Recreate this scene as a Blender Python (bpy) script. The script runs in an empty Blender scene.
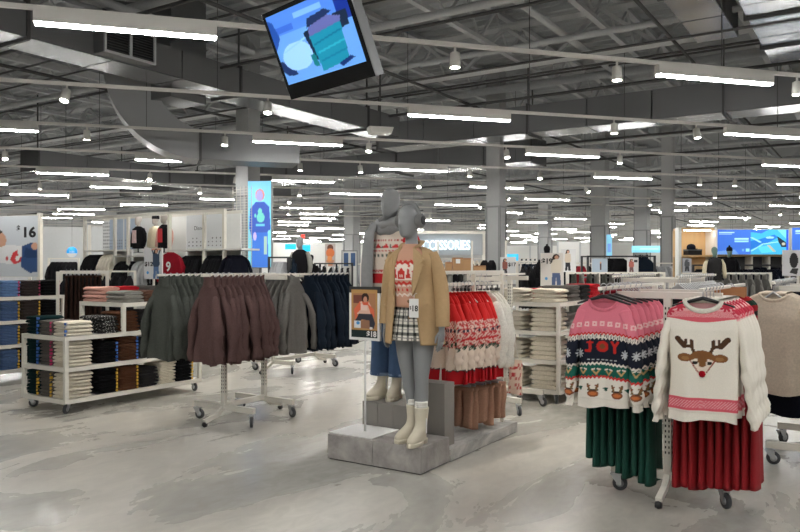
import bpy, bmesh, math, random
import numpy as np
from mathutils import Vector, Matrix

random.seed(7)
rng = np.random.default_rng(7)
sc = bpy.context.scene
COL = sc.collection

# ---------------------------------------------------------------- camera, world, exposure
F = 740.0                       # focal length in pixels of an 800 x 532 frame
EYE = 1.53
cam_d = bpy.data.cameras.new('camera')
cam_d.sensor_width = 36.0
cam_d.lens = 36.0 * F / 800.0
cam_d.clip_end = 200
cam = bpy.data.objects.new('camera', cam_d)
cam.location = (0, 0, EYE)
cam.rotation_euler = (math.radians(90), 0, 0)
COL.objects.link(cam)
sc.camera = cam

world = bpy.data.worlds.new('world')
sc.world = world
world.use_nodes = True
world.node_tree.nodes['Background'].inputs[0].default_value = (0.9, 0.95, 1.0, 1)
world.node_tree.nodes['Background'].inputs[1].default_value = 0.3

sc.view_settings.view_transform = 'Standard'
sc.view_settings.look = 'None'
sc.view_settings.gamma = 1.0
sc.view_settings.use_curve_mapping = False
sc.view_settings.exposure = 0.36
BAR_STRENGTH = 96.0
SPOT_WATTS = 120.0
try:
    sc.cycles.use_denoising = True
    sc.cycles.max_bounces = 6
    sc.cycles.diffuse_bounces = 4
    sc.cycles.glossy_bounces = 3
    sc.cycles.transmission_bounces = 4
    sc.cycles.sample_clamp_indirect = 6.0
    sc.cycles.caustics_reflective = False
    sc.cycles.caustics_refractive = False
except Exception:
    pass

# ---------------------------------------------------------------- helpers
ANG = math.radians(57.0)        # the building and fixture grid against the view
U = Vector((math.cos(ANG), math.sin(ANG), 0))
V = Vector((-math.sin(ANG), math.cos(ANG), 0))
FACE = ANG - math.pi / 2        # rotation of a thing whose front (-Y) looks along -U
PI = math.pi


def S(r, g, b):
    def l(c):
        c /= 255.0
        return c / 12.92 if c <= 0.04045 else ((c + 0.055) / 1.055) ** 2.4
    return (l(r), l(g), l(b))


def at(px, Y):
    """world X of a picture column at depth Y"""
    return (px - 400.0) / F * Y


def zat(py, Y):
    return EYE - (py - 266.0) / F * Y


def uv(origin, a, b, z=0.0):
    p = Vector(origin) + U * a + V * b
    return Vector((p.x, p.y, z))


MATS = {}


def mat(name, col, rough=0.6, metal=0.0, var=0.10, scale=14.0, bump=0.0, bscale=120.0, emit=None, spec=0.5,
        coord='Object', stretch=None):
    """procedural material: base colour broken up by noise, with optional fine relief"""
    if name in MATS:
        return MATS[name]
    m = bpy.data.materials.new(name)
    m.use_nodes = True
    nt = m.node_tree
    b = nt.nodes['Principled BSDF']
    b.inputs['Roughness'].default_value = rough
    b.inputs['Metallic'].default_value = metal
    b.inputs['Specular IOR Level'].default_value = spec
    tc = nt.nodes.new('ShaderNodeTexCoord')
    src = tc.outputs[coord]
    if stretch:
        mp = nt.nodes.new('ShaderNodeMapping')
        mp.inputs['Scale'].default_value = stretch
        nt.links.new(src, mp.inputs[0])
        src = mp.outputs[0]
    if var > 0:
        nz = nt.nodes.new('ShaderNodeTexNoise')
        nz.inputs['Scale'].default_value = scale
        nz.inputs['Detail'].default_value = 4
        nt.links.new(src, nz.inputs['Vector'])
        mx = nt.nodes.new('ShaderNodeMix')
        mx.data_type = 'RGBA'
        mx.inputs[6].default_value = tuple(c * (1 - var) for c in col) + (1,)
        mx.inputs[7].default_value = tuple(min(1, c * (1 + var)) for c in col) + (1,)
        nt.links.new(nz.outputs['Fac'], mx.inputs[0])
        nt.links.new(mx.outputs[2], b.inputs['Base Color'])
    else:
        b.inputs['Base Color'].default_value = tuple(col) + (1,)
    if bump > 0:
        n2 = nt.nodes.new('ShaderNodeTexNoise')
        n2.inputs['Scale'].default_value = bscale
        n2.inputs['Detail'].default_value = 2
        nt.links.new(src, n2.inputs['Vector'])
        bp = nt.nodes.new('ShaderNodeBump')
        bp.inputs['Strength'].default_value = bump
        bp.inputs['Distance'].default_value = 0.01
        nt.links.new(n2.outputs['Fac'], bp.inputs['Height'])
        nt.links.new(bp.outputs[0], b.inputs['Normal'])
    if emit:
        b.inputs['Emission Color'].default_value = tuple(col) + (1,)
        b.inputs['Emission Strength'].default_value = emit
    MATS[name] = m
    return m


def vmat(name, rough=0.85, emit=0.0, bump=0.15, bscale=260.0):
    """material that takes its printed or knitted colours from the mesh colour attribute"""
    if name in MATS:
        return MATS[name]
    m = bpy.data.materials.new(name)
    m.use_nodes = True
    nt = m.node_tree
    b = nt.nodes['Principled BSDF']
    b.inputs['Roughness'].default_value = rough
    b.inputs['Specular IOR Level'].default_value = 0.3
    a = nt.nodes.new('ShaderNodeAttribute')
    a.attribute_name = 'Col'
    nz = nt.nodes.new('ShaderNodeTexNoise')
    nz.inputs['Scale'].default_value = 90
    mp = nt.nodes.new('ShaderNodeMapRange')
    mp.inputs[3].default_value = 0.88
    mp.inputs[4].default_value = 1.08
    mu = nt.nodes.new('ShaderNodeMix')
    mu.data_type = 'RGBA'
    mu.blend_type = 'MULTIPLY'
    mu.inputs[0].default_value = 1.0
    nt.links.new(nz.outputs['Fac'], mp.inputs[0])
    nt.links.new(a.outputs['Color'], mu.inputs[6])
    nt.links.new(mp.outputs[0], mu.inputs[7])
    nt.links.new(mu.outputs[2], b.inputs['Base Color'])
    if emit > 0:
        nt.links.new(a.outputs['Color'], b.inputs['Emission Color'])
        b.inputs['Emission Strength'].default_value = emit
    if bump > 0:
        n2 = nt.nodes.new('ShaderNodeTexNoise')
        n2.inputs['Scale'].default_value = bscale
        bp = nt.nodes.new('ShaderNodeBump')
        bp.inputs['Strength'].default_value = bump
        bp.inputs['Distance'].default_value = 0.004
        nt.links.new(n2.outputs['Fac'], bp.inputs['Height'])
        nt.links.new(bp.outputs[0], b.inputs['Normal'])
    MATS[name] = m
    return m


class MB:
    """collects vertices and faces of ONE mesh"""

    def __init__(self):
        self.v, self.f, self.c = [], [], []

    def add(self, vs, fs, cols=None):
        o = len(self.v)
        self.v += [tuple(p) for p in vs]
        self.f += [tuple(i + o for i in q) for q in fs]
        if cols is not None:
            self.c += [tuple(c) for c in cols]
        return self

    def box(self, x0, x1, y0, y1, z0, z1, M=None):
        vs = [(x, y, z) for z in (z0, z1) for y in (y0, y1) for x in (x0, x1)]
        if M is not None:
            vs = [M @ Vector(p) for p in vs]
        return self.add(vs, [(0, 2, 3, 1), (4, 5, 7, 6), (0, 1, 5, 4), (2, 6, 7, 3), (0, 4, 6, 2), (1, 3, 7, 5)])

    def bar(self, a, b, w, h, up=(0, 0, 1)):
        """box section w (sideways) x h (upwards) from a to b"""
        a, b = Vector(a), Vector(b)
        d = (b - a).normalized()
        upv = Vector(up)
        if abs(d.dot(upv)) > 0.98:
            upv = Vector((1, 0, 0))
        s = d.cross(upv).normalized()
        t = s.cross(d).normalized()
        vs = []
        for p in (a, b):
            for i, j in ((-1, -1), (1, -1), (1, 1), (-1, 1)):
                vs.append(p + s * (i * w / 2) + t * (j * h / 2))
        return self.add(vs, [(3, 2, 1, 0), (4, 5, 6, 7), (0, 1, 5, 4), (1, 2, 6, 5), (2, 3, 7, 6), (3, 0, 4, 7)])

    def tube(self, pts, r, n=10, sy=1.0, cap=True):
        pts = [Vector(p) for p in pts]
        rs = r if isinstance(r, (list, tuple)) else [r] * len(pts)
        rings = []
        prev = None
        for i, p in enumerate(pts):
            d = (pts[min(i + 1, len(pts) - 1)] - pts[max(i - 1, 0)]).normalized()
            if prev is None:
                s = d.cross(Vector((0, 0, 1)))
                if s.length < 1e-3:
                    s = d.cross(Vector((0, 1, 0)))
                s.normalize()
            else:
                s = (prev - d * prev.dot(d)).normalized()
            prev = s
            t = d.cross(s)
            rings.append([p + s * (rs[i] * math.cos(2 * PI * k / n)) + t * (rs[i] * sy * math.sin(2 * PI * k / n)) for k in range(n)])
        vs = [q for rg in rings for q in rg]
        fs = [(i * n + k, i * n + (k + 1) % n, (i + 1) * n + (k + 1) % n, (i + 1) * n + k) for i in range(len(pts) - 1) for k in range(n)]
        if cap:
            fs += [tuple(range(n - 1, -1, -1)), tuple(range((len(pts) - 1) * n, len(pts) * n))]
        return self.add(vs, fs)

    def lathe(self, prof, n=20, c=(0, 0, 0), axis='z'):
        """profile of (radius, height) turned about an axis"""
        vs = []
        for r, h in prof:
            for k in range(n):
                x, y = r * math.cos(2 * PI * k / n), r * math.sin(2 * PI * k / n)
                p = {'z': (x, y, h), 'y': (x, h, y), 'x': (h, x, y)}[axis]
                vs.append((p[0] + c[0], p[1] + c[1], p[2] + c[2]))
        m = len(prof)
        fs = [(i * n + k, i * n + (k + 1) % n, (i + 1) * n + (k + 1) % n, (i + 1) * n + k) for i in range(m - 1) for k in range(n)]
        fs += [tuple(range(n - 1, -1, -1)), tuple(range((m - 1) * n, m * n))]
        return self.add(vs, fs)

    def prism(self, poly, y0, y1):
        """outline in x,z pushed from y0 to y1"""
        n = len(poly)
        vs = [(x, y0, z) for x, z in poly] + [(x, y1, z) for x, z in poly]
        fs = [tuple(range(n)), tuple(range(2 * n - 1, n - 1, -1))] + [(i, i + n, (i + 1) % n + n, (i + 1) % n) for i in range(n)]
        return self.add(vs, fs)

    def build(self, name, material=None, parent=None, smooth=False, bevel=0.0, mesh_only=False):
        me = bpy.data.meshes.new(name)
        me.from_pydata(self.v, [], self.f)
        me.update()
        bm = bmesh.new()
        bm.from_mesh(me)
        bmesh.ops.recalc_face_normals(bm, faces=bm.faces)
        bm.to_mesh(me)
        bm.free()
        if self.c and len(self.c) == len(self.v):
            at_ = me.color_attributes.new('Col', 'FLOAT_COLOR', 'POINT')
            arr = np.ones((len(self.c), 4), dtype=np.float32)
            arr[:, :3] = np.array(self.c)
            at_.data.foreach_set('color', arr.ravel())
        if smooth:
            me.polygons.foreach_set('use_smooth', [True] * len(me.polygons))
        if material:
            me.materials.append(material)
        if mesh_only:
            return me
        o = mobj(name, me, parent)
        if bevel > 0:
            bv = o.modifiers.new('bevel', 'BEVEL')
            bv.width = bevel
            bv.segments = 2
            bv.limit_method = 'ANGLE'
        return o


def mobj(name, me, parent=None, loc=(0, 0, 0), rz=0.0):
    o = bpy.data.objects.new(name, me)
    COL.objects.link(o)
    o.parent = parent
    o.location = loc
    o.rotation_euler = (0, 0, rz)
    return o


def tag(o, label=None, cat=None, group=None, kind=None):
    if label:
        o['label'] = label
    if cat:
        o['category'] = cat
    if group:
        o['group'] = group
    if kind:
        o['kind'] = kind
    return o


def thing(name, label, cat, loc=(0, 0, 0), rz=0.0, group=None):
    o = bpy.data.objects.new(name, None)
    o.empty_display_size = 0.1
    COL.objects.link(o)
    o.location = loc
    o.rotation_euler = (0, 0, rz)
    return tag(o, label, cat, group)


def copy_tree(o, parent=None):
    c = o.copy()
    COL.objects.link(c)
    c.parent = parent
    for ch in list(o.children):
        copy_tree(ch, c)
    return c


def text(name, body, size, material, parent, loc, rot=(PI / 2, 0, 0), extrude=0.001, align='LEFT', bold=0.0):
    cu = bpy.data.curves.new(name, 'FONT')
    cu.body = body
    cu.size = size
    cu.extrude = extrude
    cu.offset = bold
    cu.align_x = align
    cu.resolution_u = 3
    cu.materials.append(material)
    tmp = bpy.data.objects.new('tmp_text', cu)
    COL.objects.link(tmp)
    me = bpy.data.meshes.new_from_object(tmp.evaluated_get(bpy.context.evaluated_depsgraph_get()))
    bpy.data.objects.remove(tmp)
    bpy.data.curves.remove(cu)
    o = mobj(name, me, parent, loc)
    o.rotation_euler = rot
    return o


# ---- painting printed or knitted pictures into colour attributes
def paint(x, y, shapes, base):
    """x, y arrays; shapes in order, later ones on top"""
    out = np.empty(x.shape + (3,))
    out[...] = base
    for s in shapes:
        k = s[0]
        if k == 'rect':
            m = (x >= s[1]) & (x <= s[3]) & (y >= s[2]) & (y <= s[4])
        elif k == 'ell':
            m = ((x - s[1]) / s[3]) ** 2 + ((y - s[2]) / s[4]) ** 2 <= 1
        elif k == 'line':
            ax, ay, bx, by, w = s[1:6]
            dx, dy = bx - ax, by - ay
            t = np.clip(((x - ax) * dx + (y - ay) * dy) / (dx * dx + dy * dy + 1e-12), 0, 1)
            m = np.hypot(x - ax - t * dx, y - ay - t * dy) <= w
        elif k == 'poly':
            pts = s[1]
            m = np.zeros(x.shape, bool)
            j = len(pts) - 1
            for i in range(len(pts)):
                xi, yi = pts[i]
                xj, yj = pts[j]
                if yi != yj:
                    c = ((yi > y) != (yj > y)) & (x < (xj - xi) * (y - yi) / (yj - yi) + xi)
                    m ^= c
                j = i
        elif k == 'fn':
            m = s[1](x, y)
        out[m] = s[-1]
    return out


def picture(name, w, h, shapes, base, material, parent, loc=(0, 0, 0), nx=60, ny=80, rz=0.0, thick=0.0):
    """flat printed picture in the x,z plane, facing -Y, lower left corner at loc; shapes use 0..1 across and up"""
    xs, ys = np.meshgrid(np.linspace(0, 1, nx + 1), np.linspace(0, 1, ny + 1))
    col = paint(xs.ravel(), ys.ravel(), shapes, base)
    mb = MB()
    vs = [(a * w, 0, b * h) for a, b in zip(xs.ravel(), ys.ravel())]
    fs = [(j * (nx + 1) + i, j * (nx + 1) + i + 1, (j + 1) * (nx + 1) + i + 1, (j + 1) * (nx + 1) + i) for j in range(ny) for i in range(nx)]
    mb.add(vs, fs, col)
    o = mb.build(name, material, parent)
    o.location = loc
    o.rotation_euler = (0, 0, rz)
    return o


# ---------------------------------------------------------------- materials
WHITE = mat('white_painted_steel', S(226, 222, 212), 0.4, var=0.04)
BRIGHT = mat('white_panel', S(236, 236, 232), 0.5, var=0.03)
PALE = mat('pale_grey_panel', S(206, 208, 208), 0.55, var=0.04)
SHELF = mat('shelf_white', S(224, 222, 216), 0.45, var=0.04)
GREYM = mat('mid_grey_paint', S(132, 133, 133), 0.5, var=0.06)
CHARC = mat('charcoal_steel', S(52, 52, 54), 0.45, var=0.08)
BLACK = mat('black_plastic', S(18, 18, 20), 0.4, var=0.05)
RUBBER = mat('grey_rubber', S(58, 60, 64), 0.5, var=0.05)
CHROME = mat('zinc_plate', S(190, 192, 196), 0.28, metal=0.85, var=0.04)
SLOT = mat('slot_shadow_black', S(30, 30, 30), 0.9, var=0)
KNIT = dict(rough=0.95, var=0.24, scale=75.0, bump=0.7, bscale=300.0, spec=0.15)
PURPLE = mat('plum_knit', S(94, 72, 70), **KNIT)
PURPLE_IN = mat('plum_knit_dark', S(74, 52, 54), **KNIT)
OLIVE = mat('green_grey_knit', S(74, 77, 72), **KNIT)
GREYK = mat('grey_marl_knit', S(112, 110, 106), **KNIT)
NAVYK = mat('navy_knit', S(25, 35, 47), **KNIT)
CREAMK = mat('cream_knit', S(226, 218, 202), **KNIT)
OATK = mat('oatmeal_knit', S(208, 194, 176), **KNIT)
IVORY = mat('ivory_knit', S(236, 230, 220), **KNIT)
BLACKK = mat('black_cloth', S(24, 24, 27), **KNIT)
NIGHT = mat('midnight_cloth', S(18, 20, 32), **KNIT)
BROWN = mat('dark_brown_cloth', S(58, 40, 34), **KNIT)
GREENJ = mat('bottle_green_velour', S(4, 62, 50), rough=0.8, var=0.2, scale=9, bump=0.2, bscale=80)
REDJ = mat('deep_red_velour', S(142, 10, 22), rough=0.8, var=0.2, scale=9, bump=0.2, bscale=80)
KNITP = vmat('patterned_knit')
PRINT = vmat('printed_paper', rough=0.45, bump=0.0)

# ================================================================ the room
U0, U1, V0, V1 = -9.0, 62.0, -34.0, 46.0
ROOF = 6.35


def floor_material():
    m = bpy.data.materials.new('polished_concrete')
    m.use_nodes = True
    nt = m.node_tree
    b = nt.nodes['Principled BSDF']
    tc = nt.nodes.new('ShaderNodeTexCoord')
    mp = nt.nodes.new('ShaderNodeMapping')
    mp.inputs['Scale'].default_value = (1.0, 1.8, 1.0)
    nt.links.new(tc.outputs['Object'], mp.inputs[0])
    n1 = nt.nodes.new('ShaderNodeTexNoise')
    n1.inputs['Scale'].default_value = 0.55
    n1.inputs['Detail'].default_value = 6
    n1.inputs['Roughness'].default_value = 0.6
    n1.inputs['Distortion'].default_value = 0.8
    n2 = nt.nodes.new('ShaderNodeTexNoise')
    n2.inputs['Scale'].default_value = 5.0
    n2.inputs['Detail'].default_value = 8
    n2.inputs['Distortion'].default_value = 1.2
    for n in (n1, n2):
        nt.links.new(mp.outputs[0], n.inputs['Vector'])
    r1 = nt.nodes.new('ShaderNodeValToRGB')
    r1.color_ramp.elements[0].position = 0.36
    r1.color_ramp.elements[0].color = S(160, 158, 152) + (1,)
    r1.color_ramp.elements[1].position = 0.62
    r1.color_ramp.elements[1].color = S(188, 184, 175) + (1,)
    nt.links.new(n1.outputs['Fac'], r1.inputs[0])
    r2 = nt.nodes.new('ShaderNodeMapRange')
    r2.inputs[1].default_value = 0.3
    r2.inputs[2].default_value = 0.7
    r2.inputs[3].default_value = 0.88
    r2.inputs[4].default_value = 1.08
    nt.links.new(n2.outputs['Fac'], r2.inputs[0])
    mu = nt.nodes.new('ShaderNodeMix')
    mu.data_type = 'RGBA'
    mu.blend_type = 'MULTIPLY'
    mu.inputs[0].default_value = 1
    nt.links.new(r1.outputs[0], mu.inputs[6])
    nt.links.new(r2.outputs[0], mu.inputs[7])
    nt.links.new(mu.outputs[2], b.inputs['Base Color'])
    rr = nt.nodes.new('ShaderNodeMapRange')
    rr.inputs[1].default_value = 0.36
    rr.inputs[2].default_value = 0.64
    rr.inputs[3].default_value = 0.2
    rr.inputs[4].default_value = 0.36
    nt.links.new(n1.outputs['Fac'], rr.inputs[0])
    nt.links.new(rr.outputs[0], b.inputs['Roughness'])
    b.inputs['Specular IOR Level'].default_value = 0.35
    return m


DECK = mat('roof_deck_paint', S(158, 161, 163), 0.7, var=0.08, scale=2)
STEEL = mat('joist_grey_paint', S(172, 174, 175), 0.6, var=0.1)
DARKP = mat('dark_pipe_paint', S(64, 64, 64), 0.6, var=0.1)
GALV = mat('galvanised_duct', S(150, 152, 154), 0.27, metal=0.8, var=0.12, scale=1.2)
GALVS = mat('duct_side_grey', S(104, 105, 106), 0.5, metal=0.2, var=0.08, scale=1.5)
WALLW = mat('wall_white', S(214, 214, 212), 0.8, var=0.04, scale=2)
WALLG = mat('wall_light_grey', S(190, 191, 193), 0.8, var=0.04, scale=2)
TRACKM = mat('track_white', S(214, 212, 206), 0.5, var=0.03)
LAMP = mat('light_diffuser', (1.0, 0.985, 0.955), 0.5, var=0, emit=BAR_STRENGTH)
SPOTE = mat('spot_lens', (1.0, 0.93, 0.8), 0.5, var=0, emit=90.0)


def struct(name, mb, m, smooth=False):
    o = mb.build(name, m, None, smooth)
    o.rotation_euler = (0, 0, ANG)
    o['kind'] = 'structure'
    return o


struct('floor', MB().box(U0, U1, V0, V1, -0.2, 0.0), floor_material())
struct('wall_right', MB().box(U1, U1 + 0.2, V0, V1, 0, ROOF + 0.2), WALLW)
struct('wall_left', MB().box(U0, U1, V1, V1 + 0.2, 0, ROOF + 0.2), WALLG)
struct('wall_back', MB().box(U0 - 0.2, U0, V0, V1, 0, ROOF + 0.2), WALLW)
struct('wall_front', MB().box(U0, U1, V0 - 0.2, V0, 0, ROOF + 0.2), WALLW)
# ribbed roof deck, the ribs running across the joists
mb = MB()
prof = []
x = U0
while x < U1:
    prof += [(x, ROOF), (x + 0.05, ROOF - 0.07), (x + 0.12, ROOF - 0.07), (x + 0.17, ROOF)]
    x += 0.32
prof.append((U1, ROOF))
vs = [(a, V0, z) for a, z in prof] + [(a, V1, z) for a, z in prof]
n = len(prof)
mb.add(vs, [(i, i + 1, n + i + 1, n + i) for i in range(n - 1)])
mb.box(U0, U1, V0, V1, ROOF + 0.02, ROOF + 0.2)
struct('ceiling', mb, DECK)


def root(name, cat=None):
    o = bpy.data.objects.new(name, None)
    COL.objects.link(o)
    o.rotation_euler = (0, 0, ANG)
    o['kind'] = 'structure'
    return o


# open-web roof joists
topc = MB().box(U0, U1, -0.06, 0.06, 6.18, 6.27).build('top_chord', STEEL, None, mesh_only=True)
botc = MB().box(U0, U1, -0.05, 0.05, 5.52, 5.59).build('bottom_chord', STEEL, None, mesh_only=True)
w = MB()
x = U0 + 0.3
k = 0
while x < U1 - 0.7:
    w.bar((x, 0, 5.57 if k % 2 else 6.2), (x + 0.62, 0, 6.2 if k % 2 else 5.57), 0.035, 0.035)
    x += 0.62
    k += 1
webm = w.build('web', STEEL, None, mesh_only=True)
y = V0 + 1.0
while y < V1:
    j = root('roof_joist')
    j.location = (V * y)
    mobj('top_chord', topc, j)
    mobj('bottom_chord', botc, j)
    mobj('web', webm, j)
    y += 2.05
# girders across the joists
for gx in (3.5, 12.5, 21.5, 30.5, 39.5, 48.5, 57.5):
    g = root('roof_girder')
    g.location = (U * gx)
    MB().box(-0.14, 0.14, V0, V1, 5.16, 5.2).build('bottom_flange', STEEL, g)
    MB().box(-0.14, 0.14, V0, V1, 5.9, 5.94).build('top_flange', STEEL, g)
    wb = MB()
    y = V0 + 0.2
    k = 0
    while y < V1 - 1:
        wb.bar((0, y, 5.2 if k % 2 else 5.92), (0, y + 0.9, 5.92 if k % 2 else 5.2), 0.06, 0.06)
        y += 0.9
        k += 1
    wb.build('web', STEEL, g)
# bridging bars, sprinkler pipes and conduits under the roof
PIPE_L = ['pale sprinkler pipe running level under the roof joists', 'dark conduit pipe running level under the roof joists',
          'pale water pipe running towards the back under the roof', 'dark cable pipe running towards the back under the roof']
for i, (gx, z, r) in enumerate([(2.0, 5.35, 0.07), (5.4, 5.1, 0.055), (7.2, 5.42, 0.09), (9.6, 5.3, 0.06), (11.0, 5.05, 0.045), (14.6, 5.35, 0.08),
                                (17.5, 5.2, 0.06), (19.5, 5.4, 0.08), (24.5, 5.3, 0.07), (27.5, 5.1, 0.06), (33.5, 5.3, 0.08), (42.0, 5.2, 0.08)]):
    o = MB().tube([(gx, V0 + 0.1, z), (gx, V1 - 0.1, z)], r, 10).build('sprinkler_pipe', STEEL, None, True)
    o.rotation_euler = (0, 0, ANG)
    tag(o, PIPE_L[0], 'pipe', 'sprinkler pipes under the roof')
for i, (gx, z, r) in enumerate([(4.2, 4.85, 0.022), (6.6, 5.0, 0.03), (8.5, 4.75, 0.025), (10.4, 4.6, 0.02), (13.4, 4.8, 0.03), (16.0, 4.7, 0.025),
                                (18.6, 4.75, 0.03), (21.0, 4.6, 0.03), (25.5, 4.7, 0.03), (29.0, 4.6, 0.03), (5.0, 5.3, 0.018), (5.9, 5.45, 0.018), (7.7, 5.2, 0.02), (9.0, 5.45, 0.02), (11.7, 5.3, 0.02), (12.9, 5.1, 0.022), (14.0, 5.35, 0.02), (15.3, 5.0, 0.022), (17.0, 5.3, 0.025), (35.0, 4.6, 0.03), (38.0, 4.7, 0.03), (45.0, 4.6, 0.03)]):
    o = MB().tube([(gx, V0 + 0.1, z), (gx, V1 - 0.1, z)], r, 8).build('conduit', DARKP, None, True)
    o.rotation_euler = (0, 0, ANG)
    tag(o, PIPE_L[1], 'pipe', 'dark conduits under the roof')
for i, (gy, z, r) in enumerate([(-4.6, 5.3, 0.06), (-1.2, 5.4, 0.05), (4.4, 5.36, 0.06), (9.3, 5.3, 0.06)]):
    o = MB().tube([(U0 + 0.1, gy, z), (U1 - 0.1, gy, z)], r, 10).build('water_pipe', STEEL, None, True)
    o.rotation_euler = (0, 0, ANG)
    tag(o, PIPE_L[2], 'pipe', 'pale pipes towards the back')
for i, (gy, z, r) in enumerate([(-7.1, 5.0, 0.03), (0.6, 4.95, 0.025), (2.6, 4.9, 0.025), (7.2, 4.9, 0.03), (12.0, 4.8, 0.03)]):
    o = MB().tube([(U0 + 0.1, gy, z), (U1 - 0.1, gy, z)], r, 8).build('cable_pipe', DARKP, None, True)
    o.rotation_euler = (0, 0, ANG)
    tag(o, PIPE_L[3], 'pipe', 'dark cable pipes towards the back')


# ---- ducts
def duct(name, label, base, du, dv, z0, z1, panel=1.25, along='u'):
    """rectangular sheet-metal duct from world point base, du along U and dv along V; base is its low corner"""
    t = thing(name, label, 'duct', (base[0], base[1], 0), ANG)
    ln = du if along == 'u' else dv
    x0, x1 = (min(0, du), max(0, du))
    y0, y1 = (min(0, dv), max(0, dv))
    nseg = max(1, int(round(abs(ln) / panel)))
    for i in range(nseg):
        if along == 'u':
            a, b = x0 + (x1 - x0) * i / nseg, x0 + (x1 - x0) * (i + 1) / nseg
            bx_ = (a + 0.012, b - 0.012, y0, y1)
        else:
            a, b = y0 + (y1 - y0) * i / nseg, y0 + (y1 - y0) * (i + 1) / nseg
            bx_ = (x0, x1, a + 0.012, b - 0.012)
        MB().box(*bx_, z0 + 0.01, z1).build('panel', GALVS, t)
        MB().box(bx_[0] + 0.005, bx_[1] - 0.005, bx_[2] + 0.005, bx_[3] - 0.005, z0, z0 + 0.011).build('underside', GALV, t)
    for i in range(0, nseg + 1, 3):
        p = (x0 + (x1 - x0) * i / nseg) if along == 'u' else (y0 + (y1 - y0) * i / nseg)
        e = 0.035
        mbx = MB()
        if along == 'u':
            mbx.box(p - 0.02, p + 0.02, y0 - e, y1 + e, z0 - e, z1 + e)
            mbx.box(p - 0.012, p + 0.012, y0 + 0.02, y0 + 0.045, z1, 5.6)
        else:
            mbx.box(x0 - e, x1 + e, p - 0.02, p + 0.02, z0 - e, z1 + e)
            mbx.box(x0 + 0.02, x0 + 0.045, p - 0.012, p + 0.012, z1, 5.6)
        mbx.build('hanger_frame', DARKP, t)
    return t


P0 = Vector((-2.97, 11.93, 0))
dl = duct('air_duct', 'long grey sheet metal duct running back from the upper left corner', P0 - U * 10.5, 15.95, 0.65, 4.4, 4.84)
J = P0 + U * 5.45
duct('air_duct', 'grey sheet metal duct crossing the ceiling on the right', J - V * 14.0, 0.7, 14.6, 4.2, 4.75, along='v')
duct('air_duct', 'grey duct beyond the screen column, low over the far lights', Vector((-8.6, 17.6, 0)), 9.0, 0.7, 3.85, 4.3)
duct('air_duct', 'far grey duct over the middle of the shop', Vector((-4.5, 22.0, 0)) - V * 9, 0.8, 15, 3.95, 4.5, along='v')
duct('air_duct', 'wide shiny ribbed duct in the upper right corner', Vector((5.72, 11.4, 0)) - U * 7.0 - V * 2.2, 7.0, 2.2, 4.65, 5.1, panel=0.5)
duct('air_duct', 'short duct stub beside the upper right duct', Vector((5.05, 10.9, 0)) - U * 2.6, 2.2, 0.55, 4.8, 5.25, panel=1.1)
# vertical shaft and swept elbow on the left duct
s0 = P0 + U * 0.0 + V * 0.72
t = thing('air_shaft', 'dark upright duct shaft rising behind the left duct', 'duct', (s0.x, s0.y, 0), ANG)
MB().box(-0.3, 0.45, 0, 0.6, 4.3, 6.2).build('shaft_wall', GALVS, t)
MB().box(-0.33, 0.48, -0.03, 0.63, 5.0, 5.05).build('flange', DARKP, t)

el = thing('duct_elbow', 'wide curved duct elbow sweeping down below the left duct', 'duct', (at(122, 12.2), 12.2, 0), 0.32)
pts = []
RAD, TH, WD = 1.55, 0.85, 0.7
nseg = 16
vs = []
cx, cz = 1.25, 4.9
for i in range(nseg + 1):
    a = PI + (PI / 2) * i / nseg * 1.0
    for rr in (RAD, RAD - TH + (TH - 0.5) * i / nseg):
        for yy in (0, WD):
            vs.append((cx + rr * math.cos(a), yy, cz + rr * math.sin(a)))
fs = []
for i in range(nseg):
    o, p = i * 4, i * 4 + 4
    fs += [(o, o + 1, p + 1, p), (o + 2, p + 2, p + 3, o + 3), (o, p, p + 2, o + 2), (o + 1, o + 3, p + 3, p + 1)]
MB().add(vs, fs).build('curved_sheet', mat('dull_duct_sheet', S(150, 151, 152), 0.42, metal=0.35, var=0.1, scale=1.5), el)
MB().box(cx, cx + 1.7, 0, WD, cz - RAD, cz - RAD + 0.5).build('straight_end', GALVS, el)
MB().box(cx - 0.02, cx + 0.02, -0.03, WD + 0.03, cz - RAD - 0.03, cz - RAD + 0.53).build('flange', DARKP, el)
MB().box(cx - RAD, cx - RAD + TH, 0, WD, cz, 5.9).build('straight_top', GALVS, el)

vg = P0 - U * 1.79
t = thing('vent_grille', 'square louvred vent box on the side of the left duct', 'vent', (vg.x, vg.y, 4.42), ANG)
MB().box(-0.42, 0.42, -0.22, -0.001, 0, 0.42).build('housing', GALVS, t)
f_ = MB()
for a in ((-0.42, -0.39), (-0.02, 0.02), (0.39, 0.42)):
    f_.box(a[0], a[1], -0.25, -0.221, 0, 0.42)
f_.box(-0.39, 0.39, -0.25, -0.221, 0, 0.03)
f_.box(-0.39, 0.39, -0.25, -0.221, 0.39, 0.42)
f_.build('frame', STEEL, t)
MB().box(-0.39, 0.39, -0.2215, -0.2205, 0.03, 0.39).build('dark_opening', BLACK, t)
for i in range(9):
    z = 0.05 + i * 0.037
    MB().bar((-0.38, -0.235, z), (0.38, -0.235, z + 0.004), 0.022, 0.006).build('slat', DARKP, t)

t = thing('access_point', 'white wedge-shaped unit hanging under the duct junction above the mannequins', 'ceiling unit', (at(380, 14.2), 14.2, zat(134, 14.2)), 0.25)
MB().prism([(-0.2, 0.0), (0.2, 0.0), (0.24, 0.12), (-0.24, 0.12)], -0.15, 0.15).build('case', TRACKM, t, bevel=0.008)
MB().box(-0.015, 0.015, -0.015, 0.015, 0.12, 5.5 - zat(134, 14.2)).build('drop_rod', DARKP, t)

# ---- lighting tracks with their bars and spots
TA = math.radians(16.2)
TD = Vector((math.cos(TA), math.sin(TA), 0))
TZ = 3.63


def row_y(n):
    return 6.94 + 2.79 * n


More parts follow.
